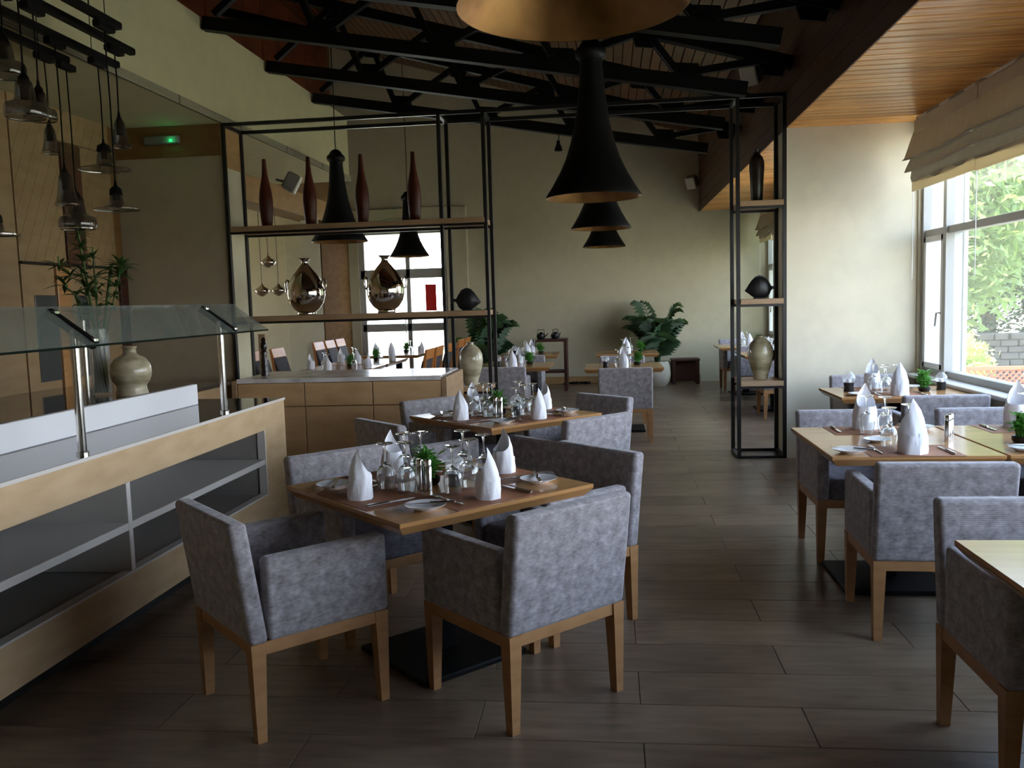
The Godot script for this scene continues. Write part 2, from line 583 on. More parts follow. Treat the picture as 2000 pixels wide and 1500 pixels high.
func build_shell() -> void:
	var zb := 2.6
	# floor: slab, grout and plank tiles
	var fl := struct("floor", MB.new().bx(Vector3(-9.7, -0.25, zb), Vector3(2.95, -0.004, -15.8)), "grout", "grey brown wood-look plank tile floor")
	var pitch := 0.286
	var L := 1.161
	var far := MB.new()
	var k := -16
	while -2.846 - k * pitch > -15.7:
		var z0 := -2.846 - k * pitch
		var z1 := z0 - pitch
		var off := 0.668 if posmod(k, 2) == 0 else 0.088
		var x := off - 9 * L
		while x < 2.75:
			var xa := maxf(x, -9.5)
			var xb := minf(x + L, 2.7)
			if xb - xa > 0.02:
				var near := z0 < -1.9 and z0 > -9.4 and xb > -2.6
				var mb: MB = MB.new() if near else far
				var cz := (z0 + z1) * 0.5
				if near:
					mb.box(Vector3.ZERO, Vector3(xb - xa - 0.003, 0.012, pitch - 0.003), 0.0012)
					var o := part("tile", mb, "tile%d" % ((k * 7 + int(x * 3.0 + 50.0) * 3) % 5 if k >= 0 else 0), fl)
					o.position = Vector3((xa + xb) * 0.5, -0.006, cz)
				else:
					mb.box(Vector3((xa + xb) * 0.5, -0.006, cz), Vector3(xb - xa - 0.003, 0.012, pitch - 0.003))
			x += L
		k += 1
	var fo := part("distant_tiles", far, "tile1", fl)
	fo.set_meta("kind", "stuff")

	# main roof and its boards, running towards the far wall
	var ce := struct("ceiling", MB.new().prism(PackedVector2Array([Vector2(1.8, roof_h(1.8) + 0.04), Vector2(-5.1, roof_h(-5.1) + 0.04), Vector2(-5.1, roof_h(-5.1) + 0.3), Vector2(1.8, roof_h(1.8) + 0.3)]), Vector3.RIGHT, Vector3.UP, Vector3(0, 0, zb + 0.2), Vector3(0, 0, -18.4)), "joint_dark", "dark sloping timber board roof over the dining room")
	var ang := atan(ROOF_K)
	var bm := MB.new().box(Vector3.ZERO, Vector3(0.117, 0.022, 18.2), 0.005).mesh()
	for i in 56:
		var d := 0.06 + i * 0.125
		var x := 1.56 - d * cos(ang)
		var o := part("roof_board", bm, "roofboard%d" % ((i * 5) % 3), ce)
		o.position = Vector3(x, roof_h(x) + 0.012, zb - 9.1)
		o.rotation.z = ang
	# low ceiling by the windows: cross boards
	var lc := struct("ceiling", MB.new().bx(Vector3(1.62, 2.978, zb), Vector3(3.0, 3.15, -15.8)), "joint_dark", "low ceiling of glossy honey pine boards beside the windows")
	var pm := MB.new().box(Vector3.ZERO, Vector3(1.2, 0.022, 0.1135), 0.005).mesh()
	for i in 144:
		var z := zb - 0.07 - i * 0.125
		var o := part("ceiling_board", pm, "pine%d" % ((i * 7 + i / 3) % 4), lc)
		o.position = Vector3(2.19, 2.966, z)
	# wood-faced downstand between the two ceilings
	var bmw := struct("beam", MB.new().bx(Vector3(1.585, 2.956, zb), Vector3(1.59, 2.98, -15.62)).bx(Vector3(1.585, 2.976, zb), Vector3(1.8, 4.5, -15.62)), "beam_wood", "dark stained timber downstand between high roof and low ceiling")
	for i in 9:
		part("board_joint", MB.new().bx(Vector3(1.583, 3.1 + i * 0.16, zb), Vector3(1.586, 3.104 + i * 0.16, -15.6)), "joint_dark", bmw)

	# far wall with the door opening
	var fw := MB.new()
	var zf := -15.6
	var zg := -15.85
	fw.bx(Vector3(-9.7, 0, zf), Vector3(-4.53, 6.3, zg))
	fw.bx(Vector3(-4.53, 2.86, zf), Vector3(-2.88, 6.3, zg))
	fw.bx(Vector3(-2.88, 0, zf), Vector3(2.95, 6.3, zg))
	struct("wall_far", fw, "wall_paint", "tall cream far wall behind the palms")
	struct("baseboard_far", MB.new().bx(Vector3(-2.45, 0, zf + 0.015), Vector3(1.585, 0.13, zf), 0.004), "band_tan", "tan baseboard along the far wall")
	var po := MB.new()
	po.bx(Vector3(-4.6, 2.86, zf + 0.12), Vector3(-2.49, 3.22, zf), 0.01)
	po.bx(Vector3(-2.88, 0, zf + 0.12), Vector3(-2.49, 2.86, zf), 0.01)
	struct("trim_1", po, "wall_paint", "raised cream surround around the glass garden door")
	# glass door
	var dr := struct("door_1", door_frame(), "window_grey", "grey framed glazed double door to the bright terrace")
	for p in [[-4.4, -3.66, 0.32, 1.02], [-3.58, -2.98, 0.32, 1.02], [-4.4, -3.66, 1.16, 1.98], [-3.58, -2.98, 1.16, 1.98], [-4.46, -2.94, 2.15, 2.8]]:
		part("pane", MB.new().bx(Vector3(p[0], p[2], -15.70), Vector3(p[1], p[3], -15.708)), "pane", dr)
	part("handle", MB.new().tube([Vector3(-3.68, 1.0, -15.62), Vector3(-3.68, 1.0, -15.58), Vector3(-3.68, 1.25, -15.58), Vector3(-3.68, 1.25, -15.62)], 0.012), "chrome", dr)
	solo("door_notice", MB.new().bx(Vector3(-0.1, -0.24, 0), Vector3(0.1, 0.24, 0.006), 0.002), "red_sign", "plain red notice on the right leaf of the glass door", "sign", Vector3(-3.22, 1.62, -15.695))

	# left wall: lower wood panelling, upper red boards, bulkhead with grille
	var lw := MB.new()
	lw.bx(Vector3(-4.7, 0, zb), Vector3(-5.1, 4.2, -8.5))
	lw.bx(Vector3(-4.7, 2.93, -8.5), Vector3(-5.1, 4.2, -15.7))
	lw.bx(Vector3(-4.88, 4.2, zb), Vector3(-5.1, 6.2, -15.7))
	var wl := struct("wall_left", lw, "band_wood", "left wall veneered in honey oak with a dark service door")
	for i in 30:
		var z := zb - i * 0.6
		part("panel", MB.new().bx(Vector3(-4.88, 4.12, z - 0.01), Vector3(-4.855, 6.15, z - 0.59), 0.004), "red_wood", wl)
	# wood panels of the lower wall
	var hs := 3.265
	for p in [[-1.0, -2.2, 0.0, hs, 0], [-2.21, -3.4, 0.0, hs, 1], [-3.41, -4.6, 0.0, hs, 2], [-4.61, -5.6, 0.0, hs, 0], [-5.61, -6.54, 0.0, hs, 1], [-6.56, -6.98, 0.0, 1.92, 0], [-7.18, -7.95, 0.0, 1.92, 1]]:
		part("panel", MB.new().bx(Vector3(-4.7, p[2], p[0]), Vector3(-4.68, p[3], p[1]), 0.003), "panel_oak%d" % p[4], wl)
	var dle := part("door_edge", MB.new().bx(Vector3(-4.7, 0, -6.99), Vector3(-4.66, 1.92, -7.17), 0.003), "table_oak", wl, "bright honey coloured door edge")
	part("rail", MB.new().bx(Vector3(-4.7, 1.922, -6.55), Vector3(-4.655, 1.942, -7.96)), "joint_dark", wl, "thin dark rail across the panels")
	part("vision_panel", MB.new().bx(Vector3(-4.69, 0.95, -6.70), Vector3(-4.672, 1.67, -6.98), 0.003), "door_dark", wl, "dark glass vision panel")
	part("vision_panel", MB.new().bx(Vector3(-4.69, 0.95, -7.27), Vector3(-4.672, 1.67, -7.43), 0.003), "door_dark", wl, "dark glass vision panel")
	part("wall_strip", MB.new().bx(Vector3(-4.7, 1.945, -7.18), Vector3(-4.665, 2.98, -7.46), 0.003), "beam_wood", wl, "dark strip in place of a vertical recess")  # dark raised strip added in place of a vertical recess
	part("handle", MB.new().tube([Vector3(-4.66, 1.2, -7.12), Vector3(-4.62, 1.2, -7.12), Vector3(-4.62, 1.2, -7.06)], 0.01), "steel_black", dle)
	part("wall_strip", MB.new().bx(Vector3(-4.7, 0, -7.96), Vector3(-4.66, 1.94, -8.09), 0.003), "bench_wood", wl, "brown corner post")
	# diagonal boards above the rail
	var area := PackedVector2Array([Vector2(6.56, 1.945), Vector2(7.17, 1.945), Vector2(7.17, 3.0), Vector2(7.95, 3.0), Vector2(7.95, hs), Vector2(6.56, hs)])
	var area2 := PackedVector2Array([Vector2(7.47, 1.945), Vector2(7.95, 1.945), Vector2(7.95, 2.995), Vector2(7.47, 2.995)])
	for i in 34:
		var s := 4.2 + i * 0.12
		var st := PackedVector2Array([Vector2(s, 1.9), Vector2(s + 0.117, 1.9), Vector2(s + 0.117 + 0.75, 3.4), Vector2(s + 0.75, 3.4)])
		for ar in [area, area2]:
			for pg in Geometry2D.intersect_polygons(st, ar):
				part("diagonal_board", MB.new().prism(pg, Vector3(0, 0, -1), Vector3.UP, Vector3(-4.7, 0, 0), Vector3(0.018, 0, 0)), "panel_oak1", wl)
	# fascia of the opening to the side room
	part("fascia", MB.new().bx(Vector3(-4.7, 2.93, -8.5), Vector3(-4.68, 3.262, -15.5), 0.003), "band_tan", wl, "tan veneer fascia over the opening")
	part("pier_core", MB.new().bx(Vector3(-4.7, 0, -14.0), Vector3(-5.0, 2.93, -15.7)), "wall_green", wl)
	part("pier", MB.new().bx(Vector3(-4.7, 0, -14.03), Vector3(-4.68, 2.93, -15.55), 0.003), "pier_veneer", wl, "brown veneered pier beside the glass door")
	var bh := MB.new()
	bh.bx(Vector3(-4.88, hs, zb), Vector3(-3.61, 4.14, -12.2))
	var bk := struct("wall_bulkhead", bh, "wall_bounce_tint", "cream bulkhead wall above the panelling with a long air grille")
	# linear air grille
	for i in 9:
		var z0 := -1.0 - i * 1.25
		var g := part("grille", MB.new().bx(Vector3(-3.62, 3.262, z0), Vector3(-3.6, 3.34, z0 - 1.24)), "vent_dark", bk)
		for j in 5:
			part("slat", MB.new().bx(Vector3(-3.606, 3.266 + j * 0.0155, z0 - 0.01), Vector3(-3.592, 3.274 + j * 0.0155, z0 - 1.23)), "vent_slat", g)
	# stub walls that carry the divider
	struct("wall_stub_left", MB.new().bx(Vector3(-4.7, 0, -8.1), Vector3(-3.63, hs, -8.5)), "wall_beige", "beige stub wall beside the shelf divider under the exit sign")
	var b1 := struct("trim_2", MB.new().bx(Vector3(-4.69, 2.97, -8.085), Vector3(-3.62, hs - 0.002, -8.1)), "band_wood", "veneer band at the head of the stub wall, browned for shade")  # shade of the side turned from the windows is put into the brown
	part("return", MB.new().bx(Vector3(-3.63, 2.86, -8.085), Vector3(-3.615, hs - 0.002, -8.5)), "band_tan", b1)  # same veneer, window light put into its tan colour
	struct("trim_3", MB.new().bx(Vector3(-3.63, 0.0, -8.1), Vector3(-3.617, 2.86, -8.5)), "wall_paint", "end face of the stub wall, painted paler for window light")  # window light on this face is put into a paler colour
	struct("wall_stub_right", MB.new().bx(Vector3(1.59, 0, -8.1), Vector3(2.75, 2.975, -8.55)), "wall_window_lit", "pale partition wall between the window tables and the far room")
	struct("wall_back", MB.new().bx(Vector3(-9.7, 0, zb), Vector3(2.95, 6.3, zb + 0.25)), "wall_paint", "wall behind the viewer")
	# side room
	var sr := MB.new()
	sr.bx(Vector3(-9.7, 0, -8.3), Vector3(-4.9, 3.2, -8.55))
	sr.bx(Vector3(-9.7, 0, -8.3), Vector3(-9.5, 0.6, -15.7))
	sr.bx(Vector3(-9.7, 2.6, -8.3), Vector3(-9.5, 3.2, -15.7))
	sr.bx(Vector3(-9.7, 0.6, -8.3), Vector3(-9.5, 2.6, -11.6))
	sr.bx(Vector3(-9.7, 0.6, -13.4), Vector3(-9.5, 2.6, -15.7))  # unseen opening between these two lengths, added to bring in daylight
	struct("wall_side_room", sr, "wall_green", "grey green walls of the side dining room")
	struct("ceiling", MB.new().bx(Vector3(-9.7, 3.0, -8.3), Vector3(-5.05, 3.2, -15.8)), "wall_paint", "flat ceiling of the side dining room")
	struct("column_1", MB.new().bx(Vector3(-5.75, 0, -15.2), Vector3(-5.4, 3.0, -15.55), 0.01), "wall_green", "square column at the back of the side room")

	# window wall: parapet, header, frames, panes
	var ww := MB.new()
	for s in [[zb, -8.1], [-8.55, -15.62]]:
		ww.bx(Vector3(2.71, -0.1, s[0]), Vector3(2.93, 0.74, s[1]))
		ww.bx(Vector3(2.71, 2.86, s[0]), Vector3(2.93, 3.1, s[1]))
	ww.bx(Vector3(2.71, -0.1, zb), Vector3(2.93, 3.1, -0.38))  # unseen closed length beside the camera, added to darken the foreground
	ww.bx(Vector3(2.71, -0.1, -8.08), Vector3(2.93, 3.1, -8.57))
	struct("wall_window", ww, "wall_paint", "low parapet wall below the windows")
	var nw := 0
	for s in [[-8.08, [-7.56, -4.9, -2.2, -0.4]], [-15.55, [-15.03, -12.4, -10.4, -8.6]]]:
		nw += 1
		var z: float = s[0]
		var sill := struct("window_sill_%d" % nw, MB.new().bx(Vector3(2.6, 0.735, z), Vector3(2.95, 0.765, s[1][-1]), 0.006), "sill_stone", "pale window sill" + (" beside the window tables" if nw == 1 else " in the far room"))
		sill.set_meta("kind", "structure")
		var fr := MB.new()
		var zs: Array = [z] + s[1]
		fr.bx(Vector3(2.76, 0.76, z), Vector3(2.86, 0.82, zs[-1]), 0.004)
		fr.bx(Vector3(2.76, 1.95, z), Vector3(2.86, 2.01, zs[-1]), 0.004)
		fr.bx(Vector3(2.76, 2.82, z), Vector3(2.86, 2.88, zs[-1]), 0.004)
		var win := struct("window_%d" % nw, fr, "window_grey", "grey framed window with a transom" + (" over the window tables" if nw == 1 else " seen through the shelf tower"))
		for i in zs.size():
			part("mullion", MB.new().bx(Vector3(2.74, 0.76, zs[i] - 0.03), Vector3(2.88, 2.88, zs[i] + 0.03), 0.004), "window_grey", win)
			if i > 0:
				part("mullion_cap", MB.new().bx(Vector3(2.88, 0.76, zs[i] - 0.02), Vector3(2.91, 2.88, zs[i] + 0.05), 0.004), "window_white", win)
			if i < zs.size() - 1:
				part("pane", MB.new().bx(Vector3(2.808, 0.8, zs[i] + 0.03), Vector3(2.814, 1.96, zs[i + 1] - 0.03)), "pane", win)
				part("pane", MB.new().bx(Vector3(2.808, 2.0, zs[i] + 0.03), Vector3(2.814, 2.83, zs[i + 1] - 0.03)), "pane", win)
		# casement sash in the narrow end light
		var sa := MB.new()
		var za: float = z + 0.035
		var zc: float = zs[1] - 0.035
		for y in [0.82, 1.9]:
			sa.bx(Vector3(2.745, y, za), Vector3(2.8, y + 0.05, zc), 0.004)
		for zz in [za, zc - 0.05]:
			sa.bx(Vector3(2.745, 0.82, zz), Vector3(2.8, 1.95, zz + 0.05), 0.004)
		var sash := part("sash", sa, "window_white", win)
		part("handle", MB.new().tube([Vector3(2.745, 1.3, zc - 0.03), Vector3(2.71, 1.3, zc - 0.03), Vector3(2.705, 1.19, zc - 0.05)], 0.009), "silver", sash)
	# roman blinds, drawn up in folds
	var bls := [[-7.8, -6.5, 2.32, "roman blind drawn up at the partition end of the window"], [-6.52, -3.5, 2.31, "wide roman blind drawn up over the large window"], [-3.53, -0.6, 2.33, "roman blind drawn up over the window nearest the camera"], [-15.3, -14.2, 2.36, "folded roman blind at the far corner of the far room"], [-14.15, -11.9, 2.33, "folded roman blind in the middle of the far room window"]]
	for b in bls:
		blind(b[0], b[1], b[2], b[3])

func door_frame() -> MB:
	var d := MB.new()
	var z0 := -15.64
	var z1 := -15.78
	for x in [[-4.53, -4.42], [-3.66, -3.58], [-2.98, -2.88]]:
		d.bx(Vector3(x[0], 0, z0), Vector3(x[1], 2.86, z1), 0.006)
	for y in [[2.78, 2.86], [1.98, 2.15], [1.02, 1.16], [0.0, 0.32]]:
		d.bx(Vector3(-4.5, y[0], z0), Vector3(-2.9, y[1], z1), 0.006)
	return d

func blind(z0: float, z1: float, yb: float, label: String) -> void:
	var o := thing("roman_blind", label, "blind", Vector3(2.5, 2.94, (z0 + z1) * 0.5), 0, "folded linen roman blinds")
	var w := absf(z1 - z0)
	# profile of the folds (x towards the room is negative)
	var pr := [Vector2(0.09, 0.0), Vector2(0.08, -0.09), Vector2(0.0, -0.34), Vector2(-0.02, -0.36), Vector2(0.02, -0.355), Vector2(0.05, -0.345), Vector2(0.01, -0.43), Vector2(0.0, -0.46), Vector2(0.03, -0.455), Vector2(0.06, -0.44), Vector2(0.05, -0.5), Vector2(0.06, yb + 0.08 - 2.94)]
	var top := MB.new()
	var P := []
	for p in pr:
		var row := []
		for j in 13:
			var s := j / 12.0
			var sag := sin(s * PI) * 0.02 * clampf(-p.y * 3.0, 0, 1)
			row.append(Vector3(p.x + 0.006 * sin(s * 17.0 + p.y * 5.0), p.y - sag, (s - 0.5) * w))
		P.append(row)
	top.grid(P)
	part("fabric", top, "blind_linen", o)
	var e: float = yb - 2.94
	part("hem", MB.new().bx(Vector3(0.055, e, -w * 0.5 + 0.01), Vector3(0.068, e + 0.1, w * 0.5 - 0.01), 0.003), "blind_band", o, "lighter hem band")
	part("band", MB.new().bx(Vector3(0.064, -0.14, -w * 0.5 + 0.02), Vector3(0.078, -0.035, w * 0.5 - 0.02), 0.003), "blind_band", o, "lighter heading band")
	part("headrail", MB.new().bx(Vector3(0.09, -0.05, -w * 0.5), Vector3(0.14, 0.0, w * 0.5), 0.004), "window_white", o)
	part("cord", MB.new().tube([Vector3(0.06, -0.5, -w * 0.5 + 0.03), Vector3(0.06, -1.35, -w * 0.5 + 0.03)], 0.003, 5), "window_white", o)

# ------------------------------------------------------------------ garden
func leaves_mesh(nl: int, r: float, sz: float, sd: int) -> ArrayMesh:
	var rg := RandomNumberGenerator.new()
	rg.seed = sd
	var m := MB.new()
	for i in nl:
		var d := Vector3(rg.randf_range(-1, 1), rg.randf_range(-1, 1), rg.randf_range(-1, 1))
		var a := Vector3(rg.randf_range(-1, 1), rg.randf_range(-0.6, 0.6), rg.randf_range(-1, 1)).normalized()
		var b := a.cross(Vector3(rg.randf_range(-1, 1), rg.randf_range(-1, 1), rg.randf_range(-1, 1))).normalized()
		var p := d * r
		var s := sz * rg.randf_range(0.6, 1.2)
		m.f(p, p + a * s + b * s * 0.35, p + a * s * 2.2, Vector3.UP)
		m.f(p, p + a * s * 2.2, p + a * s - b * s * 0.35, Vector3.UP)
	return m.mesh()

func tree(label: String, at: Vector3, h: float, r: float, n: int, sd: int, leaf := "tree_leaf", called := "tree") -> void:
	var rg := RandomNumberGenerator.new()
	rg.seed = sd
	var o := thing(called, label, "tree" if called == "tree" else "bush", at, 0, "")
	var tr := MB.new()
	var fork := Vector3(0.15, h * 0.35, 0)
	tr.tube([Vector3.ZERO, Vector3(0.05, h * 0.2, 0.03), fork], [0.16 * h / 5, 0.12 * h / 5, 0.1 * h / 5], 8)
	for i in 5:
		var a := TAU * i / 5 + rg.randf()
		var e := fork + Vector3(cos(a) * r * 0.6, h * rg.randf_range(0.2, 0.45), sin(a) * r * 0.6)
		tr.tube([fork - Vector3(0, 0.1, 0), fork.lerp(e, 0.5) + Vector3(0, 0.15, 0), e], [0.07 * h / 5, 0.05 * h / 5, 0.02 * h / 5], 6)
	part("trunk", tr, "trunk", o)
	var mm := MultiMesh.new()
	mm.transform_format = MultiMesh.TRANSFORM_3D
	mm.mesh = leaves_mesh(16, 0.2, 0.085, sd) if called == "tree" else leaves_mesh(14, 0.1, 0.045, sd)
	mm.instance_count = n
	for i in n:
		var d := Vector3(rg.randfn(), rg.randfn(), rg.randfn()).normalized() * pow(rg.randf(), 0.4)
		var lump := 0.82 + 0.18 * sin(d.x * 7.0 + sd) * cos(d.z * 6.0) * sin(d.y * 5.0 + 1.0)
		var p := Vector3(d.x * r * lump, h * 0.56 + d.y * h * 0.42 * lump, d.z * r * lump)
		mm.set_instance_transform(i, Transform3D(Basis(Vector3(rg.randf_range(-1, 1), 1, rg.randf_range(-1, 1)).normalized(), rg.randf() * TAU) * Basis.from_scale(Vector3.ONE * rg.randf_range(0.7, 1.4)), p))
	var mi := MultiMeshInstance3D.new()
	mi.name = "foliage"
	mi.multimesh = mm
	mi.material_override = M[leaf]
	mi.set_meta("kind", "stuff")
	o.add_child(mi, true)

func build_outside() -> void:
	struct("ground_outside", MB.new().bx(Vector3(-60, -0.6, 40), Vector3(90, -0.26, -90)), "ground_pale", "pale sunlit terrace outside the windows")
	# lattice fence on the terrace edge
	var fo := thing("lattice_fence", "low terracotta lattice fence on the terrace outside the window", "fence", Vector3(3.42, -0.26, -9.7))
	var la := MB.new()
	for i in 66:
		var x := i * 0.062 - 0.2
		la.bar(Vector3(x, 0.1, 0.006), Vector3(x + 0.78, 0.88, 0.006), 0.017, 0.008, Vector3.BACK)
		la.bar(Vector3(x + 0.78, 0.1, -0.004), Vector3(x, 0.88, -0.004), 0.017, 0.008, Vector3.BACK)
	var lo := part("lattice", la, "terracotta", fo)
	lo.set_meta("kind", "stuff")
	for y in [0.09, 0.905]:
		part("rail", MB.new().box(Vector3(2.2, y, 0), Vector3(4.7, 0.045, 0.045), 0.005), "terracotta", fo)
	for i in 4:
		part("post", MB.new().box(Vector3(0.02 + i * 1.5, 0.47, 0), Vector3(0.06, 0.94, 0.06), 0.005), "terracotta", fo)
	# stone wall behind the trees
	var gw := thing("garden_wall", "grey rough stone wall behind the garden trees", "wall", Vector3(8.0, -0.26, -15.5))
	for r in 9:
		for i in 22:
			var w := rng.randf_range(0.2, 0.29)
			part("stone", MB.new().box(Vector3(-2.8 + i * 0.26 + (0.13 if r % 2 else 0.0), 0.055 + r * 0.11, rng.randf_range(-0.02, 0.02)), Vector3(w, 0.105, 0.3), 0.015), "garden_wall", gw)
	var hg := thing("clipped_hedge", "dark green hedge growing behind the stone garden wall", "hedge", Vector3(8.0, -0.26, -17.0))
	var hm := MultiMesh.new()
	hm.transform_format = MultiMesh.TRANSFORM_3D
	hm.mesh = leaves_mesh(16, 0.16, 0.06, 31)
	hm.instance_count = 900
	for i in 900:
		hm.set_instance_transform(i, Transform3D(Basis(Vector3.UP, rng.randf() * TAU), Vector3(rng.randf_range(-3.2, 3.2), rng.randf_range(0.05, 1.75), rng.randf_range(-0.5, 0.5))))
	var hi := MultiMeshInstance3D.new()
	hi.name = "foliage"
	hi.multimesh = hm
	hi.material_override = M.hedge_leaf
	hi.set_meta("kind", "stuff")
	hg.add_child(hi, true)
	tree("large light green tree beyond the terrace, seen in the big window", Vector3(7.1, -0.26, -17.5), 6.4, 2.5, 2000, 5)
	tree("tree added at the terrace edge to shade the stone garden wall", Vector3(5.1, -0.26, -14.3), 5.6, 1.7, 800, 12)  # added for the shade it throws on the stone wall
	tree("second leafy tree behind the large one, at the window's edge", Vector3(9.3, -0.26, -19.5), 6.6, 2.6, 1100, 6)
	tree("pale sunlit bush at the foot of the large tree", Vector3(4.95, -0.26, -13.0), 1.15, 0.45, 260, 9, "bush_leaf", "bush")

# ------------------------------------------------------------------ shelf divider and what stands on it
func V2(a: Array) -> Array:
	var o := []
	for i in range(0, a.size(), 2):
		o.append(Vector2(a[i], a[i + 1]))
	return o

func build_divider() -> void:
	var o := thing("shelf_divider", "black steel frame room divider with open oak shelves and a tower", "shelf", Vector3(0, 0, -8.3))
	var s := 0.034
	var hd := 0.2
	var H := 3.265
	for x in [-3.608, -1.533, -1.119, 1.166, 1.572]:
		for z in [-hd, hd]:
			part("post", MB.new().bx(Vector3(x - s / 2, 0, z - s / 2), Vector3(x + s / 2, H, z + s / 2), 0.002), "shelf_steel", o)
		part("cross_bar", MB.new().bx(Vector3(x - s / 2, H - s, -hd), Vector3(x + s / 2, H, hd)), "shelf_steel", o)
	for z in [-hd, hd]:
		part("top_rail", MB.new().bx(Vector3(-3.61, H - s, z - s / 2), Vector3(1.59, H, z + s / 2), 0.002), "shelf_steel", o)
		part("foot_rail", MB.new().bx(Vector3(1.166, 0.0, z - s / 2), Vector3(1.572, 0.025, z + s / 2)), "shelf_steel", o)
		part("foot_rail", MB.new().bx(Vector3(-1.533, 0.0, z - s / 2), Vector3(-1.119, 0.025, z + s / 2)), "shelf_steel", o)
	for x in [1.166, 1.572]:
		part("foot_rail", MB.new().bx(Vector3(x - s / 2, 0.0, -hd), Vector3(x + s / 2, 0.025, hd)), "shelf_steel", o)
	for b in [[-3.61, -1.1, 2.265], [-3.61, -1.1, 1.405], [-1.55, -1.1, 0.69], [1.15, 1.59, 2.31], [1.15, 1.59, 1.435], [1.15, 1.59, 0.69]]:
		var y: float = b[2]
		part("shelf_board", MB.new().bx(Vector3(b[0] + 0.03, y - 0.024, -hd - 0.0), Vector3(b[1] - 0.03, y + 0.024, hd + 0.03), 0.003), "shelf_oak", o)
		for z in [-hd, hd]:
			part("shelf_bar", MB.new().bx(Vector3(b[0], y - 0.046, z - 0.012), Vector3(b[1], y - 0.025, z + 0.012)), "shelf_steel", o)
	# tall red club-shaped bottles
	var bot := MB.new().lathe(V2([0, 0, 0.045, 0, 0.05, 0.004, 0.058, 0.08, 0.066, 0.2, 0.066, 0.27, 0.058, 0.35, 0.042, 0.43, 0.029, 0.5, 0.022, 0.58, 0.019, 0.655, 0.012, 0.66, 0, 0.66]), 24).mesh()
	var bl := ["first red club-shaped bottle from the left on the top shelf", "red club-shaped bottle just left of the hanging bell lamp on the top shelf", "red club-shaped bottle just right of the large bell lamp on the top shelf", "rightmost red club-shaped bottle on the top shelf"]
	for i in 4:
		solo("club_bottle", bot, "bottle_red", bl[i], "bottle", Vector3([-3.3, -2.86, -2.34, -1.83][i], 2.29, -8.3), i * 0.7, "red bottles on the divider's top shelf")
	# mirrored golden vases
	for i in 2:
		var lab: String = ["mirrored gold vase with ring handles, left of the two on the shelf", "mirrored gold vase with ring handles in front of the glass door"][i]
		var v := thing("gold_vase", lab, "vase", Vector3([-2.945, -2.147][i], 1.43, -8.3), 0.3 * i, "mirrored gold vases on the divider")
		part("body", MB.new().lathe(V2([0, 0, 0.085, 0, 0.09, 0.02, 0.085, 0.03, 0.125, 0.06, 0.165, 0.12, 0.182, 0.19, 0.18, 0.25, 0.16, 0.32, 0.12, 0.39, 0.07, 0.45, 0.04, 0.485, 0.03, 0.505, 0.034, 0.525, 0.06, 0.548, 0.056, 0.552, 0.026, 0.525, 0.02, 0.5, 0, 0.48]), 40), "gold_mirror", v)
		for sg in [-1, 1]:
			var pts := []
			for k in 13:
				var a := TAU * k / 12
				pts.append(Vector3(sg * (0.185 + 0.018 * cos(a)), 0.29 + 0.055 * sin(a), 0.0))
			part("handle", MB.new().tube(pts, 0.01, 6), "gold_mirror", v)
	# black fish
	for i in 2:
		fish(["black fish figure facing the aisle at the end of the long shelf", "black ribbed fish figure in the tower, facing the aisle"][i], Vector3([-1.36, 1.395][i], [1.429, 1.459][i], -8.25), 0.0 if i == 0 else PI)
	# tall dark vase, ceramic urns
	solo("tall_vase", MB.new().lathe(V2([0, 0, 0.046, 0, 0.052, 0.01, 0.06, 0.2, 0.068, 0.32, 0.066, 0.37, 0.05, 0.41, 0.028, 0.435, 0.027, 0.455, 0.036, 0.475, 0.03, 0.477, 0.02, 0.45, 0, 0.44]), 28), "ceramic_brown", "tall dark brown ceramic vase at the top of the shelf tower", "vase", Vector3(1.362, 2.334, -8.28))
	urn("glazed stoneware urn with a dark drip on the lowest tower shelf", Vector3(1.39, 0.714, -8.28), 0.4, "ceramic_dark")
	urn("glazed cream urn on the low shelf beside the cabinet", Vector3(-1.332, 0.714, -8.28), 2.1, "ceramic")

func urn(label: String, at: Vector3, turn: float, m: String) -> void:
	var v := thing("urn", label, "urn", at, turn, "")
	part("body", MB.new().lathe(V2([0, 0, 0.062, 0, 0.066, 0.012, 0.066, 0.04, 0.085, 0.09, 0.105, 0.16, 0.116, 0.23, 0.112, 0.29, 0.09, 0.34, 0.055, 0.375, 0.032, 0.39, 0.03, 0.402, 0.038, 0.412, 0.032, 0.414, 0.02, 0.395, 0, 0.39]), 36), m, v)
	var lug := []
	for k in 9:
		var a := -PI / 2 + PI * k / 8
		lug.append(Vector3(0.1 + 0.03 * cos(a), 0.22 + 0.045 * sin(a), 0.03))
	part("lug", MB.new().tube(lug, 0.012, 6), "ceramic_brown", v, "dark lug handle")

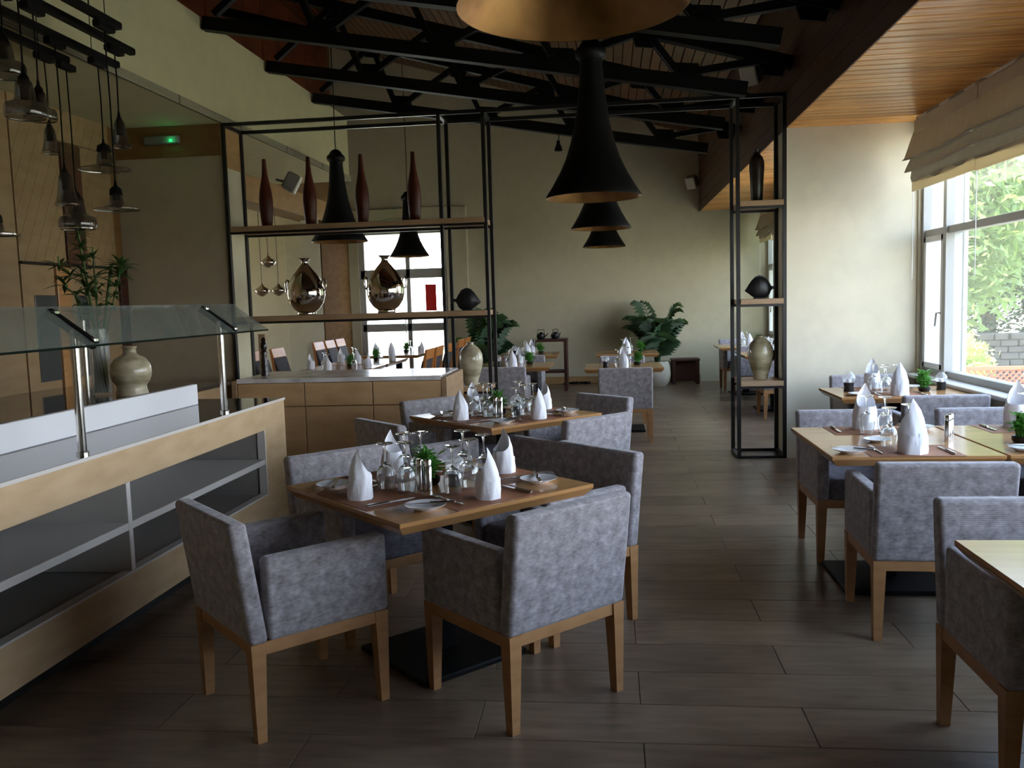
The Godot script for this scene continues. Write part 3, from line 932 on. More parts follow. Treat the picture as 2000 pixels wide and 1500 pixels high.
func fish(label: String, at: Vector3, turn: float) -> void:
	var o := thing("fish_figure", label, "fish figure", at, turn, "black fish figures on the divider")
	# x, top, bottom, half thickness
	var sec := [[-0.1, 0.104, 0.088, 0.009], [-0.085, 0.122, 0.07, 0.016], [-0.07, 0.152, 0.034, 0.028], [-0.05, 0.176, 0.014, 0.038], [-0.02, 0.196, 0.006, 0.046], [0.02, 0.206, 0.004, 0.05], [0.055, 0.198, 0.006, 0.047], [0.085, 0.174, 0.024, 0.038], [0.112, 0.136, 0.046, 0.026], [0.134, 0.1, 0.062, 0.017], [0.146, 0.084, 0.07, 0.01], [0.15, 0.078, 0.076, 0.002]]
	var P := []
	for k in sec.size() * 3 - 2:
		var i := k / 3
		var f := (k % 3) / 3.0
		var a = sec[i]
		var b = sec[mini(i + 1, sec.size() - 1)]
		var row := []
		var tp: float = lerpf(a[1], b[1], f)
		var bo: float = lerpf(a[2], b[2], f)
		var th: float = lerpf(a[3], b[3], f) * (1.0 + (0.06 if k % 2 else -0.06))
		for j in 16:
			var g := TAU * j / 16
			row.append(Vector3(lerpf(a[0], b[0], f), (tp + bo) * 0.5 + sin(g) * (tp - bo) * 0.5, cos(g) * th))
		P.append(row)
	part("body", MB.new().grid(P, true), "fish_black", o)
	part("tail", MB.new().prism(PackedVector2Array([Vector2(-0.08, 0.112), Vector2(-0.08, 0.088), Vector2(-0.11, 0.085), Vector2(-0.142, 0.066), Vector2(-0.136, 0.098), Vector2(-0.144, 0.13), Vector2(-0.11, 0.115)]), Vector3.RIGHT, Vector3.UP, Vector3(0, 0, -0.009), Vector3(0, 0, 0.018)), "fish_black", o)
	var fin := PackedVector2Array([Vector2(-0.06, 0.15), Vector2(-0.045, 0.19), Vector2(-0.01, 0.208), Vector2(0.02, 0.216), Vector2(0.06, 0.2), Vector2(0.09, 0.16), Vector2(0.02, 0.18)])
	part("fin", MB.new().prism(fin, Vector3.RIGHT, Vector3.UP, Vector3(0, 0, -0.006), Vector3(0, 0, 0.012)), "fish_black", o)
	part("foot", MB.new().bx(Vector3(-0.03, 0, -0.03), Vector3(0.07, 0.012, 0.03), 0.003), "fish_black", o)

# ------------------------------------------------------------------ buffet
func build_buffet() -> void:
	var X := -2.25
	var z1 := -5.78
	var z0 := -1.0
	var o := thing("buffet_counter", "long oak buffet counter with open grey shelves and a glossy dark top", "counter", Vector3(0, 0, 0))
	part("top_panel", MB.new().bx(Vector3(X - 0.03, 0.712, z0), Vector3(X, 0.872, z1 + 0.36), 0.002), "counter_oak", o)
	part("bottom_panel", MB.new().bx(Vector3(X - 0.03, 0.095, z0), Vector3(X, 0.284, z1 + 0.36), 0.002), "counter_oak", o)
	part("end_stile", MB.new().bx(Vector3(X - 0.03, 0.0, z1 + 0.36), Vector3(X, 0.872, z1), 0.002), "counter_oak", o)
	part("end_panel", MB.new().bx(Vector3(-3.1, 0.0, z1), Vector3(X - 0.03, 0.872, z1 + 0.03), 0.002), "counter_oak", o)
	part("opening_trim", MB.new().bx(Vector3(X - 0.05, 0.284, z1 + 0.36), Vector3(X + 0.002, 0.712, z1 + 0.372)).bx(Vector3(X - 0.05, 0.284, z0), Vector3(X + 0.002, 0.294, z1 + 0.36)), "grey_edge", o)
	part("plinth", MB.new().bx(Vector3(-3.05, 0.0, z0), Vector3(X - 0.1, 0.095, z1 + 0.36)), "plinth", o)
	var box := MB.new()
	box.bx(Vector3(-2.85, 0.2, z0), Vector3(-2.83, 0.87, z1 + 0.05))
	box.bx(Vector3(-2.85, 0.262, z0), Vector3(X - 0.03, 0.282, z1 + 0.37))
	box.bx(Vector3(-2.85, 0.72, z0), Vector3(X - 0.03, 0.74, z1 + 0.37))
	box.bx(Vector3(-2.85, 0.26, z1 + 0.35), Vector3(X - 0.03, 0.74, z1 + 0.362))
	part("carcass", box, "grey_laminate", o)
	part("shelf", MB.new().bx(Vector3(-2.83, 0.486, z0), Vector3(X - 0.006, 0.522, z1 + 0.37), 0.002), "grey_edge", o)
	for z in [-3.79, -2.2]:
		part("divider", MB.new().bx(Vector3(-2.83, 0.284, z - 0.017), Vector3(X - 0.004, 0.712, z + 0.017), 0.002), "grey_edge", o)
	part("counter_top", MB.new().bx(Vector3(-3.1, 0.872, z0), Vector3(X + 0.004, 0.886, z1 - 0.005), 0.002), "stone_top", o)
	part("edge_strip", MB.new().bx(Vector3(X + 0.001, 0.872, z0), Vector3(X + 0.006, 0.888, z1 - 0.006)), "grey_edge", o)
	part("upstand", MB.new().bx(Vector3(-2.75, 0.887, z0), Vector3(-2.71, 1.022, -5.456), 0.004), "white_solid", o, "white upstand along the counter top")
	# glass guard on chrome posts
	var g := thing("sneeze_guard", "tilted glass food guard on chrome posts over the buffet counter", "glass guard", Vector3.ZERO)
	var dz := 5.48
	var a := Vector2(-2.444, 1.536)
	var b := Vector2(-2.216, 1.366)
	var nn := Vector2(0.6, 0.8) * 0.004
	part("glass_sheet", MB.new().prism(PackedVector2Array([a - nn, b - nn, b + nn, a + nn]), Vector3.RIGHT, Vector3.UP, Vector3(0, 0, -1.0), Vector3(0, 0, -(dz - 1.0))), "guard_glass", g)
	part("glass_edge", MB.new().prism(PackedVector2Array([b - nn * 1.2, b + Vector2(0.004, -0.003) - nn, b + Vector2(0.004, -0.003) + nn, b + nn * 1.2]), Vector3.RIGHT, Vector3.UP, Vector3(0, 0, -1.0), Vector3(0, 0, -(dz - 1.0))), "glass_edge", g)
	for z in [-2.13, -3.57, -5.01]:
		part("post", MB.new().lathe(V2([0, 0, 0.026, 0, 0.026, 0.012, 0.019, 0.014, 0.019, 0.55, 0, 0.55]), 20, Vector3(-2.325, 0.886, z)), "chrome", g)
		var p := Vector3(-2.435, 1.515, z)
		var r := Vector3(-2.228, 1.365, z)
		part("bracket", MB.new().bar(p, r, 0.03, 0.04), "steel_black", g)
		for e in [p.lerp(r, 0.1), p.lerp(r, 0.93)]:
			part("clamp", MB.new().box(e + Vector3(0.009, 0.012, 0), Vector3(0.03, 0.02, 0.03), 0.004), "chrome", g)
	part("rear_post", MB.new().lathe(V2([0, 0, 0.014, 0, 0.014, 0.58, 0, 0.58]), 14, Vector3(-2.95, 0.886, -4.62)), "chrome", g)
	# back counter with glossy top
	var k := thing("back_counter", "dark glossy back counter along the oak wall behind the buffet", "counter", Vector3.ZERO)
	part("body", MB.new().bx(Vector3(-4.62, 0.0, -1.0), Vector3(-3.3, 0.86, -7.12), 0.003), "panel_oak1", k)
	part("counter_top", MB.new().bx(Vector3(-4.64, 0.86, -1.0), Vector3(-3.25, 0.887, -7.15), 0.003), "stone_top", k)
	# squat urn
	solo("squat_urn", MB.new().lathe(V2([0, 0, 0.11, 0, 0.115, 0.012, 0.105, 0.05, 0.108, 0.075, 0.135, 0.11, 0.148, 0.17, 0.14, 0.23, 0.11, 0.275, 0.062, 0.3, 0.048, 0.315, 0.046, 0.345, 0.058, 0.366, 0.05, 0.368, 0.036, 0.345, 0.03, 0.31, 0, 0.3]), 40), "ceramic", "squat cream glazed urn with a narrow neck behind the buffet upstand", "urn", Vector3(-3.57, 0.888, -6.15), 1.1)
	bamboo()
	# cabinet under the shelves
	var c := thing("service_cabinet", "low oak service cabinet with a marble top under the shelf divider", "cabinet", Vector3.ZERO)
	part("body", MB.new().bx(Vector3(-3.22, 0.06, -7.24), Vector3(-1.42, 0.86, -8.02), 0.003), "cabinet_oak", c)
	part("side", MB.new().bx(Vector3(-1.42, 0.0, -7.2), Vector3(-1.372, 0.886, -8.04), 0.003), "shelf_oak", c)
	part("side", MB.new().bx(Vector3(-3.268, 0.0, -7.2), Vector3(-3.22, 0.886, -8.04), 0.003), "shelf_oak", c)
	part("marble_top", MB.new().bx(Vector3(-3.22, 0.862, -7.2), Vector3(-1.42, 0.9, -8.05), 0.003), "marble", c)
	for i in 3:
		var xa := -3.215 + i * 0.6
		part("drawer", MB.new().bx(Vector3(xa + 0.002, 0.66, -7.205), Vector3(xa + 0.594, 0.858, -7.24), 0.002), "cabinet_oak", c)
		part("door", MB.new().bx(Vector3(xa + 0.002, 0.07, -7.205), Vector3(xa + 0.594, 0.652, -7.24), 0.002), "cabinet_oak", c)
	var mill := thing("pepper_mill", "tall dark turned pepper mill at the left end of the cabinet", "pepper mill", Vector3(-3.1, 0.9, -7.55))
	part("body", MB.new().lathe(V2([0, 0, 0.036, 0, 0.038, 0.03, 0.03, 0.05, 0.034, 0.09, 0.03, 0.14, 0.022, 0.18, 0.03, 0.21, 0.02, 0.23, 0, 0.23]), 20), "mill_dark", mill)
	part("head", MB.new().lathe(V2([0, 0.23, 0.022, 0.232, 0.03, 0.26, 0.026, 0.29, 0.016, 0.31, 0.022, 0.325, 0.012, 0.345, 0, 0.348]), 20), "mill_dark", mill)
	solo("menu_board", MB.new().bx(Vector3(-0.035, 0, -0.015), Vector3(0.035, 0.37, 0.015), 0.004), "shelf_oak", "narrow upright oak board leaning beside the pepper mill", "board", Vector3(-3.19, 0.9, -7.75))
	# exit light on the veneer band
	var e := thing("exit_light", "slim emergency exit light with a green lamp on the veneer band", "exit light", Vector3(-4.2, 3.13, -8.06))
	part("housing", MB.new().box(Vector3.ZERO, Vector3(0.35, 0.075, 0.05), 0.008), "speaker_grey", e)
	part("green_lamp", MB.new().box(Vector3(0.1, -0.012, 0.028), Vector3(0.03, 0.025, 0.01), 0.003), "exit_green", e)
	var l := OmniLight3D.new()
	l.name = "green_glow"
	l.light_color = C(60, 255, 150)
	l.light_energy = 0.004
	l.light_size = 0.02
	l.omni_range = 6.0
	l.omni_attenuation = 2.0
	l.shadow_enabled = true
	l.position = Vector3(0.1, -0.012, 0.045)
	e.add_child(l)

func leaf_shape(len: float, w: float, droop: float) -> ArrayMesh:
	var m := MB.new()
	var P := []
	for i in 6:
		var s := i / 5.0
		var ww := w * sin(PI * pow(clampf(s, 0.03, 0.985), 0.75))
		var y := len * s * 0.25 - droop * s * s * len
		P.append([Vector3(-ww, y + ww * 0.35, -len * s), Vector3(0, y, -len * s), Vector3(ww, y + ww * 0.35, -len * s)])
	m.grid(P)
	return m.mesh()

func bamboo() -> void:
	var at := Vector3(-3.84, 0.888, -6.2)
	var v := thing("glass_vase", "tall clear cylinder vase of bamboo stems behind the buffet", "vase", at)
	part("glass", MB.new().lathe(V2([0, 0, 0.07, 0, 0.074, 0.01, 0.074, 0.5, 0.07, 0.5, 0.068, 0.02, 0, 0.02]), 28), "wine_glass", v)
	var o := thing("bamboo_bunch", "green lucky bamboo stems with narrow leaves standing in the glass vase", "plant", at)
	var lm := leaf_shape(0.17, 0.019, 0.35)
	var rg := RandomNumberGenerator.new()
	rg.seed = 77
	var tips := [[-0.12, 1.40, 0.009, 26, 0.0], [-0.24, 1.05, 0.007, 20, 0.05], [-0.03, 1.12, 0.006, 14, -0.06], [0.15, 0.98, 0.014, 0, 0.0], [0.26, 1.03, 0.006, 30, 0.02], [-0.16, 0.95, 0.006, 10, -0.1], [0.08, 0.9, 0.005, 8, 0.1]]
	for i in tips.size():
		var T = tips[i]
		var tip := Vector3(T[0], T[1], T[4])
		var base := Vector3(-T[0] * 0.18, 0.02, -T[4] * 0.2)
		var pts := []
		for k in 15:
			var s := k / 14.0
			var p := base.lerp(tip, s)
			p.x = lerpf(base.x, tip.x, pow(s, 1.15))
			if i == 1 and s > 0.62 and s < 0.96:
				p += Vector3(sin((s - 0.62) * 34.0) * 0.035, 0, cos((s - 0.62) * 34.0) * 0.03)
			pts.append(p)
		part("stem", MB.new().tube(pts, T[2], 7), "stem_green", o)
		for j in int(T[3] * 2.6):
			var s := 1.0 - pow(rg.randf(), 1.3) * (0.42 if i != 4 else 0.3)
			var q: Vector3 = pts[clampi(int(s * 14), 0, 14)]
			var lf := part("leaf", lm, "leaf", o)
			lf.position = q
			lf.rotation = Vector3(rg.randf_range(-0.3, 0.8), rg.randf() * TAU, 0)
			lf.scale = Vector3.ONE * rg.randf_range(0.5, 0.95)
	# roots and stems in the water
	for j in 12:
		var a := TAU * j / 12
		part("stem", MB.new().tube([Vector3(cos(a) * 0.05, 0.02, sin(a) * 0.05), Vector3(cos(a + 1.0) * 0.045, 0.4, sin(a + 1.0) * 0.045)], 0.006, 5), "stem_green", o)

# ------------------------------------------------------------------ chairs and tables
func make_armchair() -> Node3D:
	var o := thing("armchair", "x", "chair")
	part("backrest", MB.new().rbox(Vector3(0, 0.568, 0.236), Vector3(0.56, 0.436, 0.068), 0.02, 3, 0.13, 0.35), "fabric", o)
	for s in [-1, 1]:
		part("armrest", MB.new().rbox(Vector3(s * 0.246, 0.4985, -0.036), Vector3(0.066, 0.295, 0.478), 0.019, 3), "fabric", o)
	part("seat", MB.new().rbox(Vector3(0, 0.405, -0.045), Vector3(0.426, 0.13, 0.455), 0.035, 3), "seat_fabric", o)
	var ap := MB.new()
	for z in [-0.255, 0.25]:
		ap.box(Vector3(0, 0.332, z), Vector3(0.5, 0.046, 0.024), 0.003)
	for x in [-0.262, 0.262]:
		ap.box(Vector3(x, 0.332, 0), Vector3(0.024, 0.046, 0.5), 0.003)
	part("apron", ap, "oak_leg", o)
	for sx in [-1, 1]:
		for sz in [-1, 1]:
			var p := []
			for k in [[-1, -1], [1, -1], [1, 1], [-1, 1]]:
				p.append(Vector3(sx * 0.256 + k[0] * 0.017, 0, sz * 0.245 + k[1] * 0.017))
			for k in [[-1, -1], [1, -1], [1, 1], [-1, 1]]:
				p.append(Vector3(sx * 0.251 + k[0] * 0.027, 0.354, sz * 0.242 + k[1] * 0.027))
			part("leg", MB.new().hexa(p), "oak_leg", o)
	return o

func armchair(x: float, z: float, deg: float, label: String, group := "") -> void:
	place("armchair", make_armchair, Vector3(x, 0, z), deg_to_rad(deg), label, group)

func make_side_chair() -> Node3D:
	var o := thing("side_chair", "x", "chair")
	part("seat", MB.new().rbox(Vector3(0, 0.45, 0), Vector3(0.46, 0.09, 0.46), 0.03, 2), "side_fabric", o)
	part("backrest", MB.new().rbox(Vector3(0, 0.65, 0.2), Vector3(0.44, 0.38, 0.05), 0.02, 2, 0.28, 0.45), "side_fabric", o)
	part("crest_rail", MB.new().rbox(Vector3(0, 0.9, 0.2), Vector3(0.46, 0.13, 0.034), 0.012, 2, 0.28, 0.45), "chair_wood", o, "light wooden crest rail")
	for sx in [-1, 1]:
		part("leg", MB.new().bar(Vector3(sx * 0.2, 0, -0.2), Vector3(sx * 0.2, 0.42, -0.2), 0.036, 0.036, Vector3.BACK), "chair_wood", o)
		part("leg", MB.new().bar(Vector3(sx * 0.2, 0, 0.22), Vector3(sx * 0.215, 0.92, 0.33), 0.034, 0.03, Vector3.BACK), "chair_wood", o)
	return o

const TH := 0.735
func table(x: float, z: float, w: float, d: float, deg: float, label: String, group := "") -> void:
	var o := thing("dining_table", label, "table", Vector3(x, 0, z), deg_to_rad(deg), group)
	var t := 0.036
	var p := []
	for y in [0, 1]:
		var e := 0.028 if y == 0 else 0.0
		for k in [[-1, -1], [1, -1], [1, 1], [-1, 1]]:
			p.append(Vector3(k[0] * (w / 2 - e), TH - 0.016 - (t if y == 0 else 0.0) + (0.004 if y == 0 else 0.0), k[1] * (d / 2 - e)))
	part("tabletop", MB.new().box(Vector3(0, TH - 0.008, 0), Vector3(w, 0.016, d), 0.002).hexa(p), "table_oak", o)
	part("column", MB.new().box(Vector3(0, 0.36, 0), Vector3(0.09, 0.66, 0.09), 0.004), "steel_black", o)
	part("base_plate", MB.new().box(Vector3(0, 0.012, 0), Vector3(minf(0.52, d * 0.55), 0.024, minf(0.52, d * 0.55)), 0.006), "steel_black", o)

func make_napkin() -> Node3D:
	var o := thing("napkin", "x", "napkin")
	for layer in 2:
		var P := []
		for i in 11:
			var row := []
			for j in 33:
				var th := TAU * j / 32
				var back := 0.5 + 0.5 * cos(th)
				var H := (0.1 + 0.1 * pow(back, 2.2)) if layer == 0 else (0.045 + 0.05 * (0.5 + 0.5 * sin(th * 0.5 + 0.3)))
				var y := H * i / 10.0
				var r := 0.05 * (1.0 - 0.16 * pow(y / 0.2, 2.0)) + (0.0022 if layer == 1 else 0.0)
				r *= 1.0 - 0.7 * pow(clampf(y / 0.2, 0, 1), 3.4)
				var fa := fposmod(th + y * 5.0 * (1.0 if layer == 0 else -1.0), TAU / 7.0) - PI / 7.0
				r *= 0.9 / cos(fa) + 0.05 * sin(th * 2.0 + y * 18.0) * (y / 0.2)
				var lean := 0.012 * pow(y / 0.2, 2.0)
				row.append(Vector3(sin(th) * r * 1.06, y, cos(th) * r - lean))
			P.append(row)
		if layer == 0:
			part("cone", MB.new().grid(P), "linen", o)
		else:
			part("fold", MB.new().grid(P), "linen", o)
	return o

func make_glass() -> Node3D:
	# a wine glass standing upside down; the bowl has an outer and an inner wall
	var o := thing("wine_glass", "x", "wine glass")
	part("bowl", MB.new().lathe(V2([0.0288, 0.0, 0.03, 0.0, 0.0345, 0.025, 0.0375, 0.055, 0.034, 0.08, 0.022, 0.098, 0.007, 0.108, 0.0042, 0.114, 0, 0.114]), 28).lathe(V2([0, 0.104, 0.006, 0.103, 0.0205, 0.0955, 0.0324, 0.079, 0.0362, 0.055, 0.0333, 0.0255, 0.0288, 0.0]), 28), "clear_glass", o)
	part("stem", MB.new().lathe(V2([0, 0.1141, 0.0042, 0.1141, 0.0036, 0.13, 0.0036, 0.165, 0.006, 0.1785, 0, 0.1785]), 12), "clear_glass", o)
	part("foot", MB.new().lathe(V2([0, 0.1786, 0.006, 0.1786, 0.02, 0.1835, 0.033, 0.1865, 0.0335, 0.189, 0, 0.1895]), 28), "clear_glass", o)
	return o

func make_plate() -> Node3D:
	var o := thing("bread_plate", "x", "plate")
	part("dish", MB.new().lathe(V2([0, 0, 0.042, 0, 0.045, 0.004, 0.078, 0.017, 0.08, 0.02, 0.076, 0.02, 0.05, 0.0075, 0, 0.006]), 36), "china", o)
	return o

func make_fork() -> Node3D:
	var o := thing("fork", "x", "fork")
	var h := MB.new()
	h.box(Vector3(0, 0.004, 0.045), Vector3(0.009, 0.004, 0.11), 0.0015)
	h.box(Vector3(0, 0.006, -0.035), Vector3(0.006, 0.004, 0.06), 0.0012)
	part("handle", h, "silver", o)
	var t := MB.new()
	t.box(Vector3(0, 0.006, -0.07), Vector3(0.021, 0.003, 0.025), 0.001)
	for i in 4:
		t.box(Vector3(-0.009 + i * 0.006, 0.007, -0.1), Vector3(0.0028, 0.0025, 0.04))
	part("tines", t, "silver", o)
	return o

func make_knife() -> Node3D:
	var o := thing("knife", "x", "knife")
	part("handle", MB.new().box(Vector3(0, 0.006, 0.06), Vector3(0.016, 0.011, 0.1), 0.004), "silver", o)
	part("blade", MB.new().prism(PackedVector2Array([Vector2(-0.008, 0), Vector2(0.008, 0), Vector2(0.01, -0.08), Vector2(0.006, -0.115), Vector2(-0.007, -0.1)]), Vector3.RIGHT, Vector3.BACK, Vector3(0, 0.004, 0.012), Vector3(0, 0.002, 0)), "silver", o)
	return o

func make_mat() -> Node3D:
	var o := thing("placemat", "x", "placemat")
	part("sheet", MB.new().box(Vector3(0, 0.001, 0), Vector3(0.42, 0.002, 0.3), 0.0005), "leather_mat", o)
	return o

func make_plant() -> Node3D:
	var o := thing("table_plant", "x", "plant")
	part("pot", MB.new().lathe(V2([0, 0, 0.032, 0, 0.042, 0.012, 0.044, 0.03, 0.04, 0.034, 0.038, 0.028, 0, 0.026]), 24), "pot_black", o)
	var rg := RandomNumberGenerator.new()
	rg.seed = 5
	var st := MB.new()
	var lf := MB.new()
	for i in 22:
		var a := rg.randf() * TAU
		var r := sqrt(rg.randf()) * 0.024
		var top := Vector3(cos(a) * r * 1.7, rg.randf_range(0.1, 0.16), sin(a) * r * 1.7)
		st.tube([Vector3(cos(a) * r, 0.025, sin(a) * r), top], 0.0042, 6)
		for j in 9:
			var b := rg.randf() * TAU
			var d := Vector3(cos(b), rg.randf_range(0.1, 0.9), sin(b)).normalized()
			var s := d.cross(Vector3.UP).normalized() * 0.009
			var l := rg.randf_range(0.04, 0.075)
			var q := top - Vector3(0, rg.randf() * 0.07, 0)
			lf.f(q, q + d * l * 0.5 + s, q + d * l + Vector3(0, -0.01, 0), Vector3.UP)
			lf.f(q, q + d * l * 0.5 - s, q + d * l + Vector3(0, -0.01, 0), Vector3.UP)
	part("stems", st, "leaf_bright", o).set_meta("kind", "stuff")
	part("leaves", lf, "leaf_bright", o).set_meta("kind", "stuff")
	return o

func make_candle() -> Node3D:
	var o := thing("candle_lamp", "x", "candle lamp")
	var hold := part("holder", MB.new().lathe(V2([0, 0, 0.032, 0, 0.034, 0.005, 0.03, 0.03, 0.034, 0.06, 0.03, 0.062, 0, 0.05]), 24), "pot_black", o)
	part("candle", MB.new().lathe(V2([0, 0.052, 0.016, 0.052, 0.016, 0.085, 0, 0.086]), 16), "linen", hold)
	part("globe", MB.new().lathe(V2([0.03, 0.06, 0.04, 0.075, 0.043, 0.092, 0.036, 0.112, 0.02, 0.128, 0.014, 0.135]), 24), "wine_glass", o)
	return o

func make_shaker() -> Node3D:
	var o := thing("shaker", "x", "shaker")
	part("body", MB.new().lathe(V2([0, 0, 0.0125, 0, 0.013, 0.003, 0.013, 0.085, 0.012, 0.086, 0, 0.086]), 18), "silver", o)
	part("cap", MB.new().lathe(V2([0, 0.087, 0.013, 0.087, 0.013, 0.105, 0.01, 0.11, 0, 0.111]), 18), "chrome", o)
	return o

# one place setting: the diner sits on the +z side of the turned frame
func setting(x: float, z: float, deg: float, seat: String, full := true, dist := 0.0, big := 1.0) -> void:
	var B := Basis(Vector3.UP, deg_to_rad(deg))
	var put := func(lx: float, lz: float, y := 0.0) -> Vector3:
		return Vector3(x, TH + y, z) + B * Vector3(lx, 0, lz + dist)
	var a := deg_to_rad(deg)
	place("napkin", make_napkin, put.call(0.0, 0.365, 0.002), a + rng.randf_range(-0.5, 0.5), "white cone-folded napkin, " + seat, "cone-folded napkins", big)
	place("glass", make_glass, put.call(-0.06, 0.21, 0.002), a, "upturned wine glass, left of its pair, " + seat, "upturned wine glasses", 1.04)
	if not full:
		return
	place("glass", make_glass, put.call(0.045, 0.175, 0.002), a, "upturned wine glass, right of its pair, " + seat, "upturned wine glasses", 1.1)
	place("mat", make_mat, put.call(0.0, 0.305), a, "brown leather placemat, " + seat, "brown placemats")
	place("plate", make_plate, put.call(-0.275, 0.335), a, "white bread plate, " + seat, "white bread plates")
	place("knife", make_knife, put.call(-0.27, 0.335, 0.016), a + 1.0, "butter knife on the bread plate, " + seat, "butter knives on bread plates")
	place("fork", make_fork, put.call(-0.145, 0.3, 0.002), a, "table fork beside the napkin, " + seat, "table forks")
	place("knife", make_knife, put.call(0.165, 0.32, 0.002), a, "table knife beside the napkin, " + seat, "table knives")

func dress(x: float, z: float, deg: float, name: String, lst: Array) -> void:
	var B := Basis(Vector3.UP, deg_to_rad(deg))
	for e in lst:
		var p: Vector3 = Vector3(x, TH, z) + B * Vector3(e[1], 0, e[2])
		match e[0]:
			"plant": place("plant", make_plant, p, rng.randf() * TAU, "small bamboo plant in a black dish on the " + name, "table plants")
			"candle": place("candle", make_candle, p, 0.0, "glass globe candle lamp in a black holder on the " + name, "candle lamps")
			"salt": place("shaker", make_shaker, p, 0.0, "steel shaker, left one of two on the " + name, "steel shakers", 1.2)
			"pepper": place("shaker", make_shaker, p, 0.0, "steel shaker, right one of two on the " + name, "steel shakers", 1.2)
			"saucer": place("plate", make_plate, p, 0.0, "white saucer in the middle of the " + name, "white saucers", 0.85)

func build_tables() -> void:
	# two tables turned like diamonds beside the buffet
	var names := ["front diamond table", "second diamond table"]
	for i in 2:
		var x: float = [-0.742, -0.725][i]
		var z: float = [-3.585, -5.87][i]
		var nm: String = names[i]
		table(x, z, 0.94, 0.94, 45, ["square oak table turned like a diamond, nearest the buffet front", "square oak table turned like a diamond, before the marble-topped cabinet"][i], "diamond-turned tables")
		var ch := "grey chenille armchair, " + nm + ", "
		var dx := 0.05 if i == 1 else 0.0
		armchair(x - 0.50, z + 0.445, -45, ch + "buffet side with its back to the camera", "armchairs at the diamond tables")
		armchair(x + 0.39 + dx, z + 0.345, 45, ch + "aisle side with its back to the camera", "armchairs at the diamond tables")
		armchair(x - 0.42, z - 0.40, -135, ch + "buffet side facing the camera", "armchairs at the diamond tables")
		armchair(x + 0.47, z - 0.43, 135, ch + "aisle side facing the camera", "armchairs at the diamond tables")
		setting(x, z, -45, nm + ", buffet seat nearer the camera")
		setting(x, z, 45, nm + ", aisle seat nearer the camera")
		setting(x, z, -135, nm + ", buffet seat facing the camera")
		setting(x, z, 135, nm + ", aisle seat facing the camera")
		dress(x, z, 0, nm, [["plant", -0.03, -0.01], ["salt", -0.045, 0.115], ["pepper", -0.01, 0.12], ["candle", 0.085, 0.02]])
	# joined pair by the big window
	table(1.405, -4.61, 0.77, 0.94, 0, "oak table on the aisle side of the joined pair by the window", "oak window tables")
	table(2.205, -4.61, 0.8, 0.94, 0, "oak table of the joined pair touching the window sill side", "oak window tables")
	armchair(1.385, -4.02, -2, "grey armchair with its back to the camera at the joined window tables", "armchairs at the window tables")
	armchair(1.405, -5.16, 180, "grey armchair facing the camera on the aisle end of the joined tables", "armchairs at the window tables")
	armchair(2.22, -5.16, 180, "grey armchair facing the camera on the window end of the joined tables", "armchairs at the window tables")
	armchair(2.3, -4.0, 0, "grey armchair backing the camera on the window end of the joined tables", "armchairs at the window tables")
	setting(1.405, -4.61, 0, "aisle-side joined table, near seat", true, 0.02, 1.28)
	setting(1.405, -4.61, 180, "aisle-side joined table, far seat", true, 0.02, 1.28)
	setting(2.205, -4.61, 0, "window-side joined table, near seat", true, 0.02, 1.28)
	setting(2.205, -4.61, 180, "window-side joined table, far seat", true, 0.02, 1.28)
	dress(1.405, -4.61, 0, "aisle-side joined table", [["salt", 0.28, 0.05], ["pepper", 0.31, 0.0], ["saucer", -0.06, 0.05]])
	dress(2.205, -4.61, 0, "window-side joined table", [["plant", -0.2, 0.12], ["candle", 0.05, -0.05]])
	# table by the partition
	table(2.13, -6.85, 0.93, 0.7, 0, "oak table against the pale partition wall by the window", "oak window tables")
	armchair(2.25, -6.42, 0, "grey armchair with its back to the camera at the partition table", "armchairs at the window tables")
	armchair(2.16, -7.45, 180, "grey armchair facing the camera between partition wall and table", "armchairs at the window tables")
	setting(2.1, -6.85, 0, "partition table, near seat", true, -0.11, 1.2)
	setting(2.05, -6.85, 180, "partition table, far seat", true, -0.11, 1.2)
	dress(2.13, -6.85, 0, "partition table", [["plant", 0.22, 0.02], ["candle", 0.37, -0.06]])
	place("candle", make_candle, Vector3(1.82, TH, -6.9), 0.0, "glass globe candle lamp standing alone left of the partition table's napkins", "candle lamps", 1.15)
	# table in the lower right corner of the picture
	table(1.42, -2.27, 0.77, 0.93, 0, "pale oak table in the nearest corner by the window", "oak window tables")
	table(2.21, -2.27, 0.79, 0.93, 0, "oak table joined to the nearest corner table on its window side", "oak window tables")
	armchair(1.38, -2.79, 180, "grey armchair facing the camera at the nearest corner table", "armchairs at the window tables")

# ------------------------------------------------------------------ trusses and lamps
func chord_h(x: float) -> float:
	return 4.03 - 0.1767 * (x + 3.61)
func top_h(x: float) -> float:
	return 4.38 - 0.28 * (x + 1.8)

